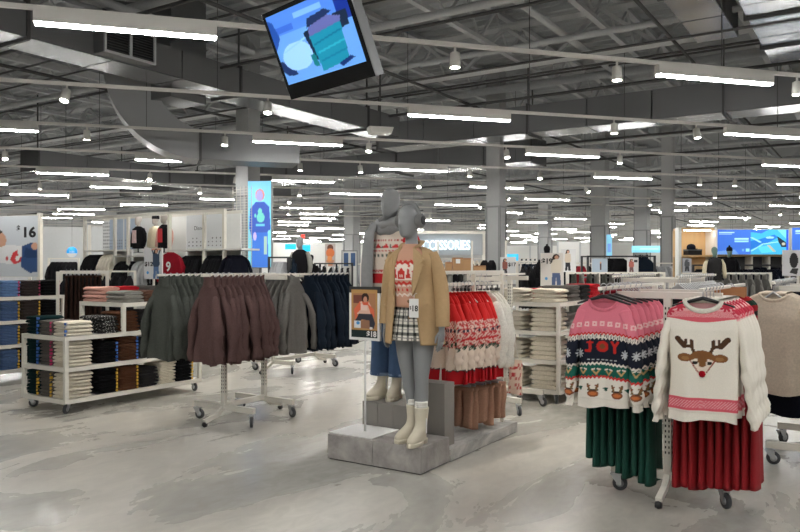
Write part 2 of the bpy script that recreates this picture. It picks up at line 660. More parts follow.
def row_pt(n, px):
    """point of track n at picture column px"""
    t_ = (px - 400.0) / F
    k_ = math.tan(TA)
    Y = row_y(n) / (1 - k_ * t_)
    return Vector((t_ * Y, Y, 0))


def inside(p, m=0.4):
    a, b = p.dot(U), p.dot(V)
    return U0 + m < a < U1 - m and V0 + m < b < V1 - m


ROW_WORD = ['nearest', 'second', 'third', 'fourth', 'fifth', 'sixth', 'seventh', 'eighth', 'ninth', 'tenth', 'eleventh', 'twelfth', 'thirteenth', 'fourteenth']
for n in range(-4, 22):
    Yc = row_y(n)
    c = Vector((0, Yc, 0))
    a = -0.62 * Yc - 1.0 if n >= 0 else -14.0
    b = 0.80 * Yc + 1.5 if n >= 0 else 14.0
    while not inside(c + TD * a) and a < 0:
        a += 0.3
    while not inside(c + TD * b) and b > 0:
        b -= 0.3
    if b - a < 1:
        continue
    lab = 'white overhead lighting track, %s row in front of the camera' % ROW_WORD[n] if 0 <= n < 8 else 'thin far lighting track deep in the shop' if n >= 8 else 'white overhead lighting track above or behind the camera'
    t = thing('lighting_track', lab, 'track', (0, Yc, TZ), TA, 'lighting tracks')
    MB().box(a, b, -0.018, 0.018, 0, 0.04).build('rail', TRACKM, t)
    s_ = a + 0.5
    while s_ < b:
        MB().box(s_ - 0.004, s_ + 0.004, -0.004, 0.004, 0.04, 5.5 - TZ).build('suspension_wire', DARKP, t)
        s_ += 4.2

L0 = 1.46
COLUMNS = []
hous = MB().box(-L0 / 2, L0 / 2, -0.04, 0.04, -0.10, -0.002).build('housing', TRACKM, None, mesh_only=True)
dif = MB().box(-L0 / 2 + 0.01, L0 / 2 - 0.01, -0.032, 0.032, -0.118, -0.1005).build('diffuser', LAMP, None, mesh_only=True)



def bar_light(p, label, group):
    if any((p - Vector((at(a, b), b, 0))).length < 1.15 for a, b in COLUMNS):
        return None
    t = thing('light_bar', label, 'light', (p.x, p.y, TZ), TA, group)
    mobj('housing', hous, t)
    mobj('diffuser', dif, t)
    return t


# bars that can be told apart in the picture: row, left and right column
NEAR = [(0, 36, 215, 'long light bar near the upper left corner, left of the hanging screen'),
        (0, 653, 775, 'long light bar under the upper right duct, nearest on the right'),
        (1, 408, 510, 'light bar on the second track, above the mannequins and right of the screen'),
        (1, 716, 812, 'light bar on the second track at the right edge'),
        (2, -60, 25, 'light bar cut off by the left edge on the third track'),
        (2, 253, 342, 'light bar below the hanging screen on the third track'),
        (2, 525, 600, 'light bar on the third track, right of the mannequins'),
        (2, 755, 830, 'light bar cut off by the right edge on the third track'),
        (3, 135, 215, 'light bar below the curved duct elbow'),
        (3, 380, 447, 'light bar above the heads of the mannequins'),
        (3, 594, 652, 'light bar on the fourth track, right of the middle'),
        (3, 773, 830, 'light bar on the fourth track at the right edge')]
taken = {}
for n, a, b, lab in NEAR:
    p = (row_pt(n, a) + row_pt(n, b)) / 2
    bar_light(p, lab, 'near light bars')
    taken.setdefault(n, []).append(p)
# the rows go on over and behind the camera, as the rest of the hall does
for n in range(-4, 0):
    c = Vector((0, row_y(n), 0))
    for k in range(-3, 4):
        p = c + TD * (k * 4.8 + (0.0, 2.2, 1.0, 3.1)[n + 4])
        if inside(p, 1) and not (n == -1 and abs(k) > 1):
            bar_light(p, 'light bar overhead or behind the camera, above the picture', 'overhead light bars')
COLUMNS += [(248, 15.0), (496, 17.5), (600, 26.0), (642, 29.0), (668, 21.0), (352, 33.0), (430, 38.0), (545, 36.0)]
FAR = {4: [36, 272, 470, 639, -120, 800], 5: [90, 330, 525, 672, 770, -60], 6: [10, 200, 435, 585, 652, 800], 7: [120, 280, 486, 600, 720, -40], 8: [60, 300, 385, 555, 690, 790]}
for n, cols in FAR.items():
    for a in cols:
        p = row_pt(n, a)
        p = p + TD * (L0 / 2)
        if inside(p, 1):
            bar_light(p, 'small far light bar in the field of lights below the roof', 'far light bars')
for n in range(9, 21):
    c = Vector((0, row_y(n), 0))
    s_ = -0.58 * row_y(n) + random.uniform(0, 4)
    while s_ < 0.85 * row_y(n):
        p = c + TD * s_
        if inside(p, 1):
            bar_light(p, 'small far light bar in the field of lights below the roof', 'far light bars')
        s_ += random.uniform(3.9, 6.2)

stem = MB().tube([(0, 0, 0), (0, 0, -0.06)], 0.012, 8).build('stem', TRACKM, None, mesh_only=True)
can = MB().lathe([(0.03, 0.0), (0.048, -0.01), (0.054, -0.14), (0.054, -0.15), (0.044, -0.147)], 16).build('can', TRACKM, None, True, mesh_only=True)
lens = MB().lathe([(0.043, -0.1505), (0.043, -0.1485)], 16).build('lens', SPOTE, None, mesh_only=True)


def spot(n, px, label, group, lit=False, tilt=0.0, turn=0.0):
    p = row_pt(n, px)
    if not inside(p, 1):
        return
    t = thing('track_spot', label, 'spotlight', (p.x, p.y, TZ), TA, group)
    mobj('stem', stem, t)
    c = mobj('can', can, t, (0, 0, -0.05))
    c.rotation_euler = (tilt, 0, turn)
    mobj('lens', lens, c)
    if lit:
        ld = bpy.data.lights.new('beam', 'SPOT')
        ld.energy = SPOT_WATTS
        ld.spot_size = math.radians(75)
        ld.spot_blend = 0.7
        ld.shadow_soft_size = 0.04
        ld.color = (1.0, 0.93, 0.82)
        lo = bpy.data.objects.new('beam', ld)
        COL.objects.link(lo)
        lo.parent = c
        lo.location = (0, 0, -0.165)


for n, px, lab in [(0, 455, 'white spotlight right of the hanging screen on the nearest track'),
                   (0, 617, 'white spotlight on the nearest track, left of the right light bar'),
                   (0, 797, 'white spotlight at the right edge on the nearest track'),
                   (1, 67, 'glowing spotlight at the left on the second track'),
                   (1, 268, 'white spotlight just below the hanging screen'),
                   (1, 614, 'glowing spotlight on the second track, right of the middle'),
                   (1, 696, 'white spotlight beside the right end light bar on the second track'),
                   (2, 87, 'warm glowing spotlight left of the curved duct elbow'),
                   (2, 225, 'warm glowing spotlight beside the tall column'),
                   (2, 369, 'glowing spotlight on the third track above the mannequins'),
                   (2, 506, 'glowing spotlight on the third track, right of the middle bar'),
                   (2, 620, 'glowing spotlight on the third track towards the right')]:
    spot(n, px, lab, 'near track spotlights', True, random.uniform(-0.35, 0.1) if n else 0.0, random.uniform(-0.6, 0.6))
for n, cols in {3: [5, 300, 360, 470, 540, 700, 735], 4: [150, 236, 420, 585, 715], 5: [40, 200, 300, 505, 650, 690], 6: [70, 290, 480, 660, 780],
                7: [120, 340, 520, 610, 745], 8: [60, 290, 430, 700], 9: [330, 500, 640, 770]}.items():
    for px in cols:
        spot(n, px, 'tiny far glowing spotlight among the far light bars', 'far track spotlights', False, random.uniform(-0.9, 0.3), random.uniform(-0.8, 0.8))


# ---- columns
def column(px, Y, w, label, z1=6.2):
    t = thing('column', label, 'column', (at(px, Y), Y, 0), ANG)
    MB().box(-w / 2, w / 2, -w / 2, w / 2, 0, z1).build('shaft', COLM, t)
    for sx, sy in ((1, 1), (1, -1), (-1, 1), (-1, -1)):
        MB().box(sx * w / 2 - 0.025, sx * w / 2 + 0.025, sy * w / 2 - 0.025, sy * w / 2 + 0.025, 0, 2.9).build('corner_guard', GREYM, t)
    MB().box(-w / 2 - 0.03, w / 2 + 0.03, -w / 2 - 0.03, w / 2 + 0.03, 2.9, 2.94).build('collar', GREYM, t)
    return t


COLM = mat('column_grey', S(170, 171, 171), 0.6, var=0.05)
column(248, 15.0, 0.34, 'tall grey column carrying the bright blue fashion screen')
column(496, 17.5, 0.34, 'tall grey column right of the glowing sign letters')
column(600, 26.0, 0.5, 'far grey column beside a slim blue light panel')
column(642, 29.0, 0.5, 'far grey column behind the small pale blue banner')
column(668, 21.0, 0.3, 'slim grey column left of the wooden display niche')
column(352, 33.0, 0.5, 'far grey column left of the mannequins')
column(430, 38.0, 0.5, 'far grey column behind the coat mannequin')
column(545, 36.0, 0.5, 'far grey column above the nineteen dollar sign')

# ================================================================ garments
def knit_body(name, material, sh=0.21, hem=0.2, neck=0.075, L=0.7, th=0.03, drop=0.0, na=36, nz=26, seed=0, colfn=None, fold=0.012, slope=0.075, rib=True, wave=2.5):
    """body of a jumper hanging on a hanger: origin at the neck base, front -Y"""
    r = np.random.default_rng(seed)
    ph = r.uniform(0, 6.28, 4)
    tz = np.concatenate([np.linspace(0, 0.14, max(6, nz // 4), endpoint=False), np.linspace(0.14, 1, nz - max(6, nz // 4))])
    vs, cols = [], []
    a = np.linspace(0, 2 * PI, na, endpoint=False)
    ca, sa = np.cos(a), np.sin(a)
    for t in tz:
        d = t * L
        if d < slope:
            q = (d / slope)
            hw = neck + (sh - neck) * math.sin(q * PI / 2) ** 0.85 if q < 1 else sh
        else:
            q = (d - slope) / (L - slope)
            hw = sh + (hem - sh) * q ** 1.2 - 0.012 * math.sin(q * PI)
        thk = th * (0.45 + 0.55 * min(1, d / 0.16))
        if rib and d > L - 0.05:
            hw *= 0.97
            thk *= 0.85
        x = hw * np.sign(ca) * np.abs(ca) ** 0.75
        y = -thk * np.sign(sa) * np.abs(sa) ** 0.6
        amp = fold * min(1, max(0, (d - 0.1) / (L * 0.5)))
        fy = amp * (np.sin(x * 24 * wave / 2.5 + ph[0] + d * 2) + 0.6 * np.sin(x * 43 + ph[1] - d * 3))
        y = y + fy
        x = x + amp * 0.5 * np.sin(d * 9 + ph[2])
        z = -d - drop * np.maximum(sa, 0) * max(0, 1 - d / 0.2) * (1.0)
        if d >= L - 1e-6:
            z = z + 0.012 * np.sin(x * 18 + ph[3])
        for i in range(na):
            vs.append((x[i], y[i], z[i]))
    m = len(tz)
    fs = [(j * na + i, j * na + (i + 1) % na, (j + 1) * na + (i + 1) % na, (j + 1) * na + i) for j in range(m - 1) for i in range(na)]
    mb = MB()
    if colfn is not None:
        arr = np.array(vs)
        cols = colfn(arr[:, 0], -arr[:, 2])
        mb.add(vs, fs, cols)
    else:
        mb.add(vs, fs)
    return mb.build(name, material, None, True, mesh_only=True)


def sleeve_mesh(name, material, side, sh=0.21, L=0.66, r0=0.062, r1=0.034, out=0.055, sy=0.6, seed=0, colfn=None, n=16, m=22, bend=0.02, cuff=0.045, slope=0.075, lin=0.0):
    """sleeve hanging from the shoulder: swings out to the elbow and back in to the cuff"""
    r = np.random.default_rng(seed + 50 * (side > 0))
    pts, rad = [], []
    j1, j2, j3 = r.uniform(-1, 1, 3)
    z0 = -slope * 0.72
    for i in range(m):
        t = i / (m - 1)
        x = sh - 0.045 + (out + 0.045) * ((1 - lin) * math.sin(min(1.0, t * 1.7) * PI / 2) + lin * min(1, 0.35 * min(1, t * 5) + 0.65 * t)) - (1 - lin) * (0.05 + 0.03 * j1) * max(0, t - 0.5) ** 1.2
        y = -bend * (1 + j2) * math.sin(t * PI * 0.8) + 0.01 * math.sin(t * 7 + j3 * 3)
        z = z0 - t * (L + z0)
        pts.append((side * x, y, z))
        rr = r0 + (r1 - r0) * t + 0.009 * math.exp(-((t - 0.5) / 0.12) ** 2) + 0.005 * math.sin(t * 15 + j1 * 3) * (0.3 + t)
        if t > 1 - cuff / L * 1.3:
            rr *= 0.82
        rad.append(rr)
    rad[0] *= 0.55
    rad[1] *= 0.85
    mb = MB()
    mb.tube(pts, rad, n, sy=sy)
    nv = []
    for k, (x, y, z) in enumerate(mb.v):      # flat where it leaves the shoulder, creased further down
        i = k // n
        t = i / (m - 1)
        y0 = pts[i][1]
        q = 0.45 + 0.55 * min(1.0, t / 0.4)
        cr = 0.007 * t * math.sin(38 * t + 3 * math.sin(2 * PI * (k % n) / n) + j1 * 4)
        nv.append((x + side * cr, y0 + (y - y0) * q + cr * 0.6, z))
    mb.v = nv
    if colfn is not None:
        arr = np.array(mb.v)
        mb.c = [tuple(c) for c in colfn(arr[:, 0], -arr[:, 2])]
    return mb.build(name, material, None, True, mesh_only=True)


def turtle_collar(name, material, neck=0.075, h=0.075, th=0.035):
    mb = MB()
    n = 24
    vs = []
    for r_, z, e in ((1.0, -0.02, 0), (0.98, 0.02, 0), (0.9, h * 0.6, 0), (0.94, h, 0.008), (0.86, h, 0.008), (0.8, h * 0.4, 0)):
        for k in range(n):
            a = 2 * PI * k / n
            vs.append((neck * r_ * math.cos(a), -th * r_ * math.sin(a), z - 0.014 * max(0, math.sin(a)) + e * math.cos(a * 2)))
    fs = [(j * n + k, j * n + (k + 1) % n, (j + 1) * n + (k + 1) % n, (j + 1) * n + k) for j in range(5) for k in range(n)]
    mb.add(vs, fs)
    return mb.build(name, material, None, True, mesh_only=True)


def crew_collar(name, material, neck=0.09, th=0.02, drop=0.06, r=0.011):
    pts = []
    n = 28
    for k in range(n + 1):
        a = 2 * PI * k / n
        pts.append((neck * math.cos(a), -th * math.sin(a), -drop * max(0, math.sin(a)) - 0.004))
    return MB().tube(pts, r, 8, sy=1.2, cap=False).build(name, material, None, True, mesh_only=True)


def place(name, parts, loc, rz, label, cat, group=None, tilt=0.0, sc_=1.0):
    t = thing(name, label, cat, loc, rz, group)
    if tilt:
        t.rotation_euler = (0, tilt, rz)
    if sc_ != 1.0:
        t.scale = (sc_, sc_, sc_)
    for nm, me in parts:
        mobj(nm, me, t)
    return t


# hanger, origin where the hook sits on the rail
hk = [(0, 0, -0.085), (0, 0, -0.04)] + [(0.022 * math.sin(a) * 1.0, 0, 0.0 - 0.018 + 0.022 * math.cos(a) - 0.004) for a in np.linspace(PI, -PI * 0.55, 12)]
HOOK = MB().tube([(0, 0, -0.085), (0, 0, -0.05)] + [(-0.02 * math.sin(a), 0, -0.019 + 0.02 * math.cos(a)) for a in np.linspace(PI, PI * 2.4, 10)], 0.003, 6).build('hook', CHROME, None, True, mesh_only=True)


def hanger_arms(material, w=0.12, nm='arms'):
    return MB().tube([(-w, 0, -0.175), (-w * 0.5, 0, -0.13), (0, 0, -0.085), (w * 0.5, 0, -0.13), (w, 0, -0.175)], [0.006, 0.009, 0.011, 0.009, 0.006], 8, sy=0.8).build(nm, material, None, True, mesh_only=True)


CLEAR = mat('clear_plastic', S(186, 188, 188), 0.15, var=0.04)
ARM_W, ARM_B, ARM_C = hanger_arms(WHITE), hanger_arms(BLACK), hanger_arms(CLEAR)
ARM_BIG = MB().tube([(-0.17, 0, -0.128), (-0.1, 0, -0.106), (0, 0, -0.078), (0.1, 0, -0.106), (0.17, 0, -0.128)], [0.008, 0.012, 0.015, 0.012, 0.008], 8, sy=0.8).build('arms', BLACK, None, True, mesh_only=True)


def hanger(loc, rz, label, arms, group):
    return place('clothes_hanger', [('hook', HOOK), ('arms', arms)], loc, rz, label, 'hanger', group)


# ---- one set of meshes per kind of jumper
def jumper_kind(prefix, material, collar, variants=4, **kw):
    out = []
    skw = {k: kw[k] for k in kw if k in ('sh', 'slope')}
    for s in range(variants):
        sl = kw.get('sl', 0.68)
        bk = {k: v for k, v in kw.items() if k not in ('sl', 'r0', 'r1', 'out', 'sy', 'bend', 'lin')}
        tk = {k: v for k, v in kw.items() if k in ('r0', 'r1', 'out', 'sy', 'bend', 'lin')}
        ps = [('body', knit_body(prefix + '_body', material, seed=s + 3, **bk)),
              ('sleeve', sleeve_mesh(prefix + '_sleeve', material, -1, L=sl, seed=s, **skw, **tk)),
              ('sleeve', sleeve_mesh(prefix + '_sleeve', material, 1, L=sl * 0.985, seed=s + 9, **skw, **tk))]
        if collar == 'turtle':
            ps.append(('collar', turtle_collar(prefix + '_collar', material, kw.get('neck', 0.075))))
        else:
            ps.append(('collar', crew_collar(prefix + '_collar', material, kw.get('neck', 0.09), drop=kw.get('drop', 0.05))))
        out.append(ps)
    return out


T_KW = dict(sh=0.15, hem=0.158, neck=0.068, L=0.72, th=0.028, sl=0.70, slope=0.15, r0=0.045, r1=0.042, out=0.085, fold=0.026, sy=0.75, bend=0.045, drop=0.012, lin=0.55)
K_PURPLE = jumper_kind('plum', PURPLE, 'turtle', **T_KW)
K_OLIVE = jumper_kind('olive', OLIVE, 'turtle', **T_KW)
K_GREY = jumper_kind('grey', GREYK, 'turtle', **T_KW)
K_NAVY = jumper_kind('navy', NAVYK, 'turtle', sh=0.22, hem=0.23, neck=0.08, L=0.92, th=0.032, sl=0.72, fold=0.018, slope=0.14)
K_IVORY = jumper_kind('ivory', IVORY, 'crew', sh=0.2, hem=0.22, neck=0.09, L=0.74, th=0.03, sl=0.66, drop=0.05, slope=0.12)
K_OAT = jumper_kind('oat', OATK, 'crew', sh=0.24, hem=0.27, neck=0.09, L=0.72, th=0.035, sl=0.72, drop=0.05, r0=0.085, r1=0.05, slope=0.12)
K_BLACK = jumper_kind('black', BLACKK, 'crew', variants=2, sh=0.22, hem=0.22, neck=0.08, L=0.7, th=0.035, sl=0.62, drop=0.03, slope=0.12)
K_NIGHT = jumper_kind('night', NIGHT, 'crew', variants=2, sh=0.23, hem=0.26, neck=0.08, L=0.95, th=0.035, sl=0.68, drop=0.03, fold=0.02, slope=0.12)
K_GHOOD = jumper_kind('pale_hood', mat('pale_grey_knit', S(176, 178, 180), **KNIT), 'crew', variants=2, sh=0.23, hem=0.23, neck=0.09, L=0.66, th=0.05, sl=0.6, drop=0.04, slope=0.12)
K_CREAM = jumper_kind('cream', CREAMK, 'crew', variants=2, sh=0.22, hem=0.22, neck=0.09, L=0.66, th=0.04, sl=0.6, drop=0.04, slope=0.12)
K_REDJ = jumper_kind('red_jersey', mat('crimson_jersey', S(150, 24, 40), **KNIT), 'crew', variants=1, sh=0.27, hem=0.26, neck=0.08, L=0.7, th=0.04, sl=0.55, drop=0.03, slope=0.12)

# ---- patterned knits
PINK, PINKD, NAVC, WHT, GRN, REDC, BRN, GOLD = S(222, 122, 140), S(190, 60, 88), S(18, 24, 40), S(232, 226, 216), S(18, 92, 78), S(206, 44, 44), S(134, 78, 46), S(190, 160, 110)


def zig(x, amp, freq):
    p = (x * freq) % 1.0
    return amp * np.abs(2 * p - 1)


def pink_col(x, d):
    e = d - 0.55 * np.minimum(np.abs(x), 0.2) ** 2 + 0.012
    out = np.empty(x.shape + (3,))
    out[...] = WHT
    z1 = zig(x, 0.012, 42)
    out[e < 0.497 + z1] = REDC
    out[e < 0.483 + z1] = GRN
    out[e < 0.412 + z1] = WHT
    out[e < 0.399 + z1] = NAVC
    out[e < 0.248 + z1] = WHT
    m = (e < 0.243 + z1) & (e > 0.225 + z1) & (((x * 84) % 1) < 0.35)
    out[m] = S(60, 60, 70)
    out[e < 0.22 + z1] = REDC
    out[e < 0.208 + z1] = PINK
    sh = []
    for k in range(-4, 5):           # row of pale flower squares
        cx = k * 0.048
        yc = 0.148 + 0.55 * min(abs(cx), 0.2) ** 2
        sh += [('rect', cx - 0.015, yc - 0.015, cx + 0.015, yc + 0.015, S(236, 196, 196)), ('rect', cx - 0.006, yc - 0.006, cx + 0.006, yc + 0.006, PINK)]
    # sequin word in red on the dark band
    R2 = S(190, 40, 34)
    sh += [('line', -0.075, 0.265, -0.075, 0.32, 0.009, R2), ('line', -0.075, 0.32, -0.1, 0.32, 0.009, R2), ('line', -0.09, 0.268, -0.062, 0.268, 0.007, R2),
           ('ell', 0.0, 0.292, 0.038, 0.036, R2), ('ell', 0.0, 0.292, 0.018, 0.018, S(120, 70, 40)),
           ('line', 0.062, 0.262, 0.08, 0.292, 0.008, R2), ('line', 0.098, 0.262, 0.08, 0.292, 0.008, R2), ('line', 0.08, 0.292, 0.08, 0.325, 0.008, R2)]
    for k in range(-3, 4):
        sh.append(('rect', k * 0.028 - 0.008, 0.372, k * 0.028 + 0.008, 0.379, S(170, 176, 180)))
    for sx in (-1, 1):               # snow crystals at the sides and on the sleeves
        for cx in (0.14, 0.215):
            for a in range(4):
                dx, dy = 0.02 * math.cos(a * PI / 4), 0.026 * math.sin(a * PI / 4)
                sh.append(('line', sx * cx - dx, 0.34 - dy, sx * cx + dx, 0.34 + dy, 0.004, S(196, 200, 204)))
    for cx in (-0.215, -0.12, -0.04, 0.04, 0.12, 0.215):   # little deer faces on the green band
        sh += [('line', cx - 0.022, 0.438, cx, 0.468, 0.005, GOLD), ('line', cx + 0.022, 0.438, cx, 0.468, 0.005, GOLD), ('line', cx - 0.022, 0.438, cx - 0.008, 0.434, 0.004, WHT), ('line', cx + 0.022, 0.438, cx + 0.008, 0.434, 0.004, WHT)]
    for cx in (-0.215, -0.06, 0.095, 0.215):   # reindeer heads on the white band
        sh += [('ell', cx, 0.592, 0.034, 0.022, BRN), ('ell', cx, 0.592, 0.024, 0.01, S(196, 110, 60)),
               ('rect', cx - 0.032, 0.565, cx + 0.032, 0.573, S(60, 50, 44)),
               ('line', cx - 0.02, 0.565, cx - 0.03, 0.535, 0.007, S(120, 96, 60)), ('line', cx + 0.02, 0.565, cx + 0.03, 0.535, 0.007, S(120, 96, 60)),
               ('line', cx - 0.032, 0.548, cx - 0.016, 0.54, 0.004, BRN), ('line', cx + 0.032, 0.548, cx + 0.016, 0.54, 0.004, BRN)]
    for cx in (-0.14, 0.018, 0.155):
        sh += [('poly', [(cx - 0.02, 0.553), (cx + 0.018, 0.548), (cx + 0.004, 0.578)], S(24, 78, 66))]
    pt = paint(x, d, sh, (-1, -1, -1))
    m = pt[:, 0] >= 0
    out[m] = pt[m]
    return out


def deer_col(x, d):
    out = np.empty(x.shape + (3,))
    out[...] = S(236, 230, 218)
    A, B = S(214, 92, 106), S(196, 52, 74)
    yoke = d < 0.115 + 0.012 * np.cos(x * 14)
    out[yoke] = S(232, 176, 178)
    out[yoke & ((((x * 1.0 + d * 1.6) * 95) % 1) < 0.55) & (d > 0.06)] = A
    out[yoke & (d > 0.098)] = A
    sh = []
    for sx in (-1, 1):
        for cx, cy in ((0.11, 0.035), (0.165, 0.062), (0.215, 0.08)):
            for a in range(4):
                dx, dy = 0.026 * math.cos(a * PI / 4 + 0.3), 0.026 * math.sin(a * PI / 4 + 0.3)
                sh.append(('line', sx * cx - dx, cy - dy, sx * cx + dx, cy + dy, 0.006, B))
    hem = (d > 0.565) & (d < 0.64) & (np.abs(x) < 0.235)
    out[hem] = A
    out[hem & ((((x + d) * 60) % 1) < 0.45) & (d > 0.58) & (d < 0.625)] = S(230, 160, 166)
    AN, HD = S(76, 50, 32), S(126, 84, 46)
    for sx in (-1, 1):
        sh += [('line', sx * 0.035, 0.262, sx * 0.05, 0.218, 0.008, AN), ('line', sx * 0.05, 0.218, sx * 0.085, 0.214, 0.009, AN),
               ('line', sx * 0.085, 0.214, sx * 0.118, 0.178, 0.014, AN), ('line', sx * 0.078, 0.21, sx * 0.078, 0.182, 0.006, AN),
               ('line', sx * 0.05, 0.215, sx * 0.052, 0.188, 0.009, AN),
               ('ell', sx * 0.083, 0.277, 0.036, 0.022, HD), ('ell', sx * 0.08, 0.28, 0.02, 0.01, S(150, 108, 66))]
    sh += [('ell', 0.0, 0.278, 0.062, 0.042, HD), ('poly', [(-0.062, 0.28), (0.062, 0.28), (0.03, 0.34), (0, 0.365), (-0.03, 0.34)], S(228, 216, 200)),
           ('poly', [(-0.03, 0.262), (0.03, 0.262), (0.012, 0.325), (-0.012, 0.325)], HD), ('poly', [(-0.062, 0.278), (-0.01, 0.27), (-0.055, 0.292)], HD), ('poly', [(0.062, 0.278), (0.01, 0.27), (0.055, 0.292)], HD),
           ('ell', -0.034, 0.302, 0.013, 0.009, S(30, 26, 24)), ('ell', 0.034, 0.302, 0.013, 0.009, S(30, 26, 24)),
           ('line', -0.058, 0.29, -0.02, 0.352, 0.003, S(140, 60, 44)), ('line', 0.058, 0.29, 0.02, 0.352, 0.003, S(140, 60, 44))]
    # motif a little larger and lower than drawn
    pt = paint(x / 1.15, np.where(d > 0.13, (d - 0.06) / 1.1 + 0.028, d), sh, (-1, -1, -1))
    m = (pt[:, 0] >= 0) & (np.abs(x) < 0.26)
    out[m] = pt[m]
    return out


def deer_sleeve(x, d):
    out = np.empty(x.shape + (3,))
    out[...] = S(236, 230, 218)
    m = d < 0.11
    out[m] = S(226, 150, 156)
    out[m & ((((x + d) * 40) % 1) < 0.5)] = S(200, 60, 82)
    return out


def isle_col(x, d):
    """red yoke, fair isle band, cream skirt, red hem"""
    out = np.empty(x.shape + (3,))
    out[...] = S(226, 208, 192)
    z = zig(x, 0.014, 30)
    RD = S(204, 34, 34)
    out[d > 0.63 - z] = S(60, 50, 56)
    out[d > 0.642 - z] = S(178, 22, 32)
    band = (d > 0.22 + z) & (d < 0.44)
    out[band] = S(226, 196, 184)
    out[band & (((x * 60 + np.floor(d * 70) * 0.5) % 1) < 0.4)] = S(190, 60, 62)
    out[band & (np.abs(d - 0.3) < 0.014) & (((x * 36) % 1) < 0.6)] = S(40, 50, 66)
    out[band & (np.abs(d - 0.37) < 0.011) & (((x * 30 + 0.4) % 1) < 0.5)] = S(196, 40, 46)
    out[(np.abs(d - 0.43 - 0.02 * np.sin(x * 60)) < 0.016) & (((x * 44) % 1) < 0.65)] = S(50, 74, 60)
    out[d < 0.22 + z] = RD
    out[d < 0.02] = S(196, 30, 30)
    return out


HR = dict(na=256, nz=220)
PK = dict(sh=0.175, hem=0.165, neck=0.09, L=0.675, th=0.04, drop=0.06, slope=0.09)
pink_parts = []
for s in range(2):
    pink_parts.append([('body', knit_body('pink_body', KNITP, seed=11 + s, colfn=pink_col, fold=0.014, **(HR if s == 0 else dict(na=96, nz=90)), **PK)),
                       ('sleeve', sleeve_mesh('pink_sleeve', KNITP, -1, sh=0.175, L=0.68, r0=0.048, r1=0.044, out=0.05, slope=0.09, lin=0.8, sy=0.7, seed=4 + s, colfn=pink_col, n=48, m=150)),
                       ('sleeve', sleeve_mesh('pink_sleeve', KNITP, 1, sh=0.175, L=0.68, r0=0.048, r1=0.044, out=0.05, slope=0.09, lin=0.8, sy=0.7, seed=5 + s, colfn=pink_col, n=48, m=150)),
                       ('collar', crew_collar('pink_collar', mat('pink_rib', PINK, **KNIT), 0.09, drop=0.06))])
DK = dict(sh=0.2, hem=0.195, neck=0.1, L=0.70, th=0.045, drop=0.06, slope=0.09)
DEERC = mat('ivory_rib', S(236, 230, 218), **KNIT)
deer_parts = []
for s in range(2):
    deer_parts.append([('body', knit_body('deer_body', KNITP, seed=21 + s, colfn=deer_col, fold=0.012, **(HR if s == 0 else dict(na=80, nz=80)), **DK)),
                       ('sleeve', sleeve_mesh('deer_sleeve', KNITP, -1, sh=0.2, L=0.73, r0=0.052, r1=0.046, out=0.068, slope=0.09, lin=1.0, sy=0.5, seed=14 + s, colfn=deer_sleeve, n=24, m=60)),
                       ('sleeve', sleeve_mesh('deer_sleeve', KNITP, 1, sh=0.2, L=0.73, r0=0.052, r1=0.046, out=0.068, slope=0.09, lin=1.0, sy=0.5, seed=17 + s, colfn=deer_sleeve, n=24, m=60)),
                       ('collar', crew_collar('deer_collar', DEERC, 0.1, drop=0.06, r=0.014))])
POMPOM = MB().lathe([(0.001, -0.02), (0.013, -0.016), (0.02, 0), (0.013, 0.016), (0.001, 0.02)], 14).build('pompom_nose', mat('red_pompom', S(168, 16, 34), **KNIT), None, True, mesh_only=True)
isle_parts = []
for s in range(2):
    isle_parts.append([('body', knit_body('isle_body', KNITP, seed=31 + s, colfn=isle_col, fold=0.034, na=150, nz=110, sh=0.155, hem=0.26, neck=0.08, L=0.74, th=0.03, drop=0.05, rib=False, wave=3.2, slope=0.12)),
                       ('sleeve', sleeve_mesh('isle_sleeve', KNITP, -1, sh=0.16, L=0.62, r0=0.05, r1=0.04, out=0.07, slope=0.12, seed=24 + s, colfn=isle_col, n=20, m=50)),
                       ('sleeve', sleeve_mesh('isle_sleeve', KNITP, 1, sh=0.16, L=0.62, r0=0.05, r1=0.04, out=0.07, slope=0.12, seed=27 + s, colfn=isle_col, n=20, m=50)),
                       ('collar', crew_collar('isle_collar', mat('red_rib', S(196, 30, 30), **KNIT), 0.08, drop=0.05))])


# ---- trousers hanging flat from the waist: origin at the waistband top
def trouser_mesh(name, material, w=0.2, L=0.76, th=0.022, seed=0):
    mb = MB()
    r = np.random.default_rng(seed)
    for sx in (-1, 1):
        n, m = 14, 22
        vs = []
        ph = r.uniform(0, 6, 3)
        for j in range(m):
            t = j / (m - 1)
            cx = sx * (w * 0.5 + 0.012 * t) + 0.008 * math.sin(t * 5 + ph[0])
            hw = w * 0.52 * (1 - 0.12 * t) * (1 + 0.05 * math.sin(t * 9 + ph[1]))
            tk = th * (0.7 + 0.5 * t)
            for k in range(n):
                a = 2 * PI * k / n
                x = cx + hw * math.cos(a)
                vs.append((x, -tk * math.sin(a) + 0.008 * t * math.sin(x * 40 + ph[2]), -t * L - (0.012 * math.sin(x * 20 + ph[0]) if j == m - 1 else 0)))
        fs = [(j * n + k, j * n + (k + 1) % n, (j + 1) * n + (k + 1) % n, (j + 1) * n + k) for j in range(m - 1) for k in range(n)]
        fs.append(tuple(range((m - 1) * n, m * n)))
        mb.add(vs, fs)
    return mb.build(name, material, None, True, mesh_only=True)


def waist_mesh(name, material, w=0.2):
    return MB().tube([(-w, 0, -0.015), (w, 0, -0.015)], 0.022, 10, sy=0.9).build(name, material, None, True, mesh_only=True)


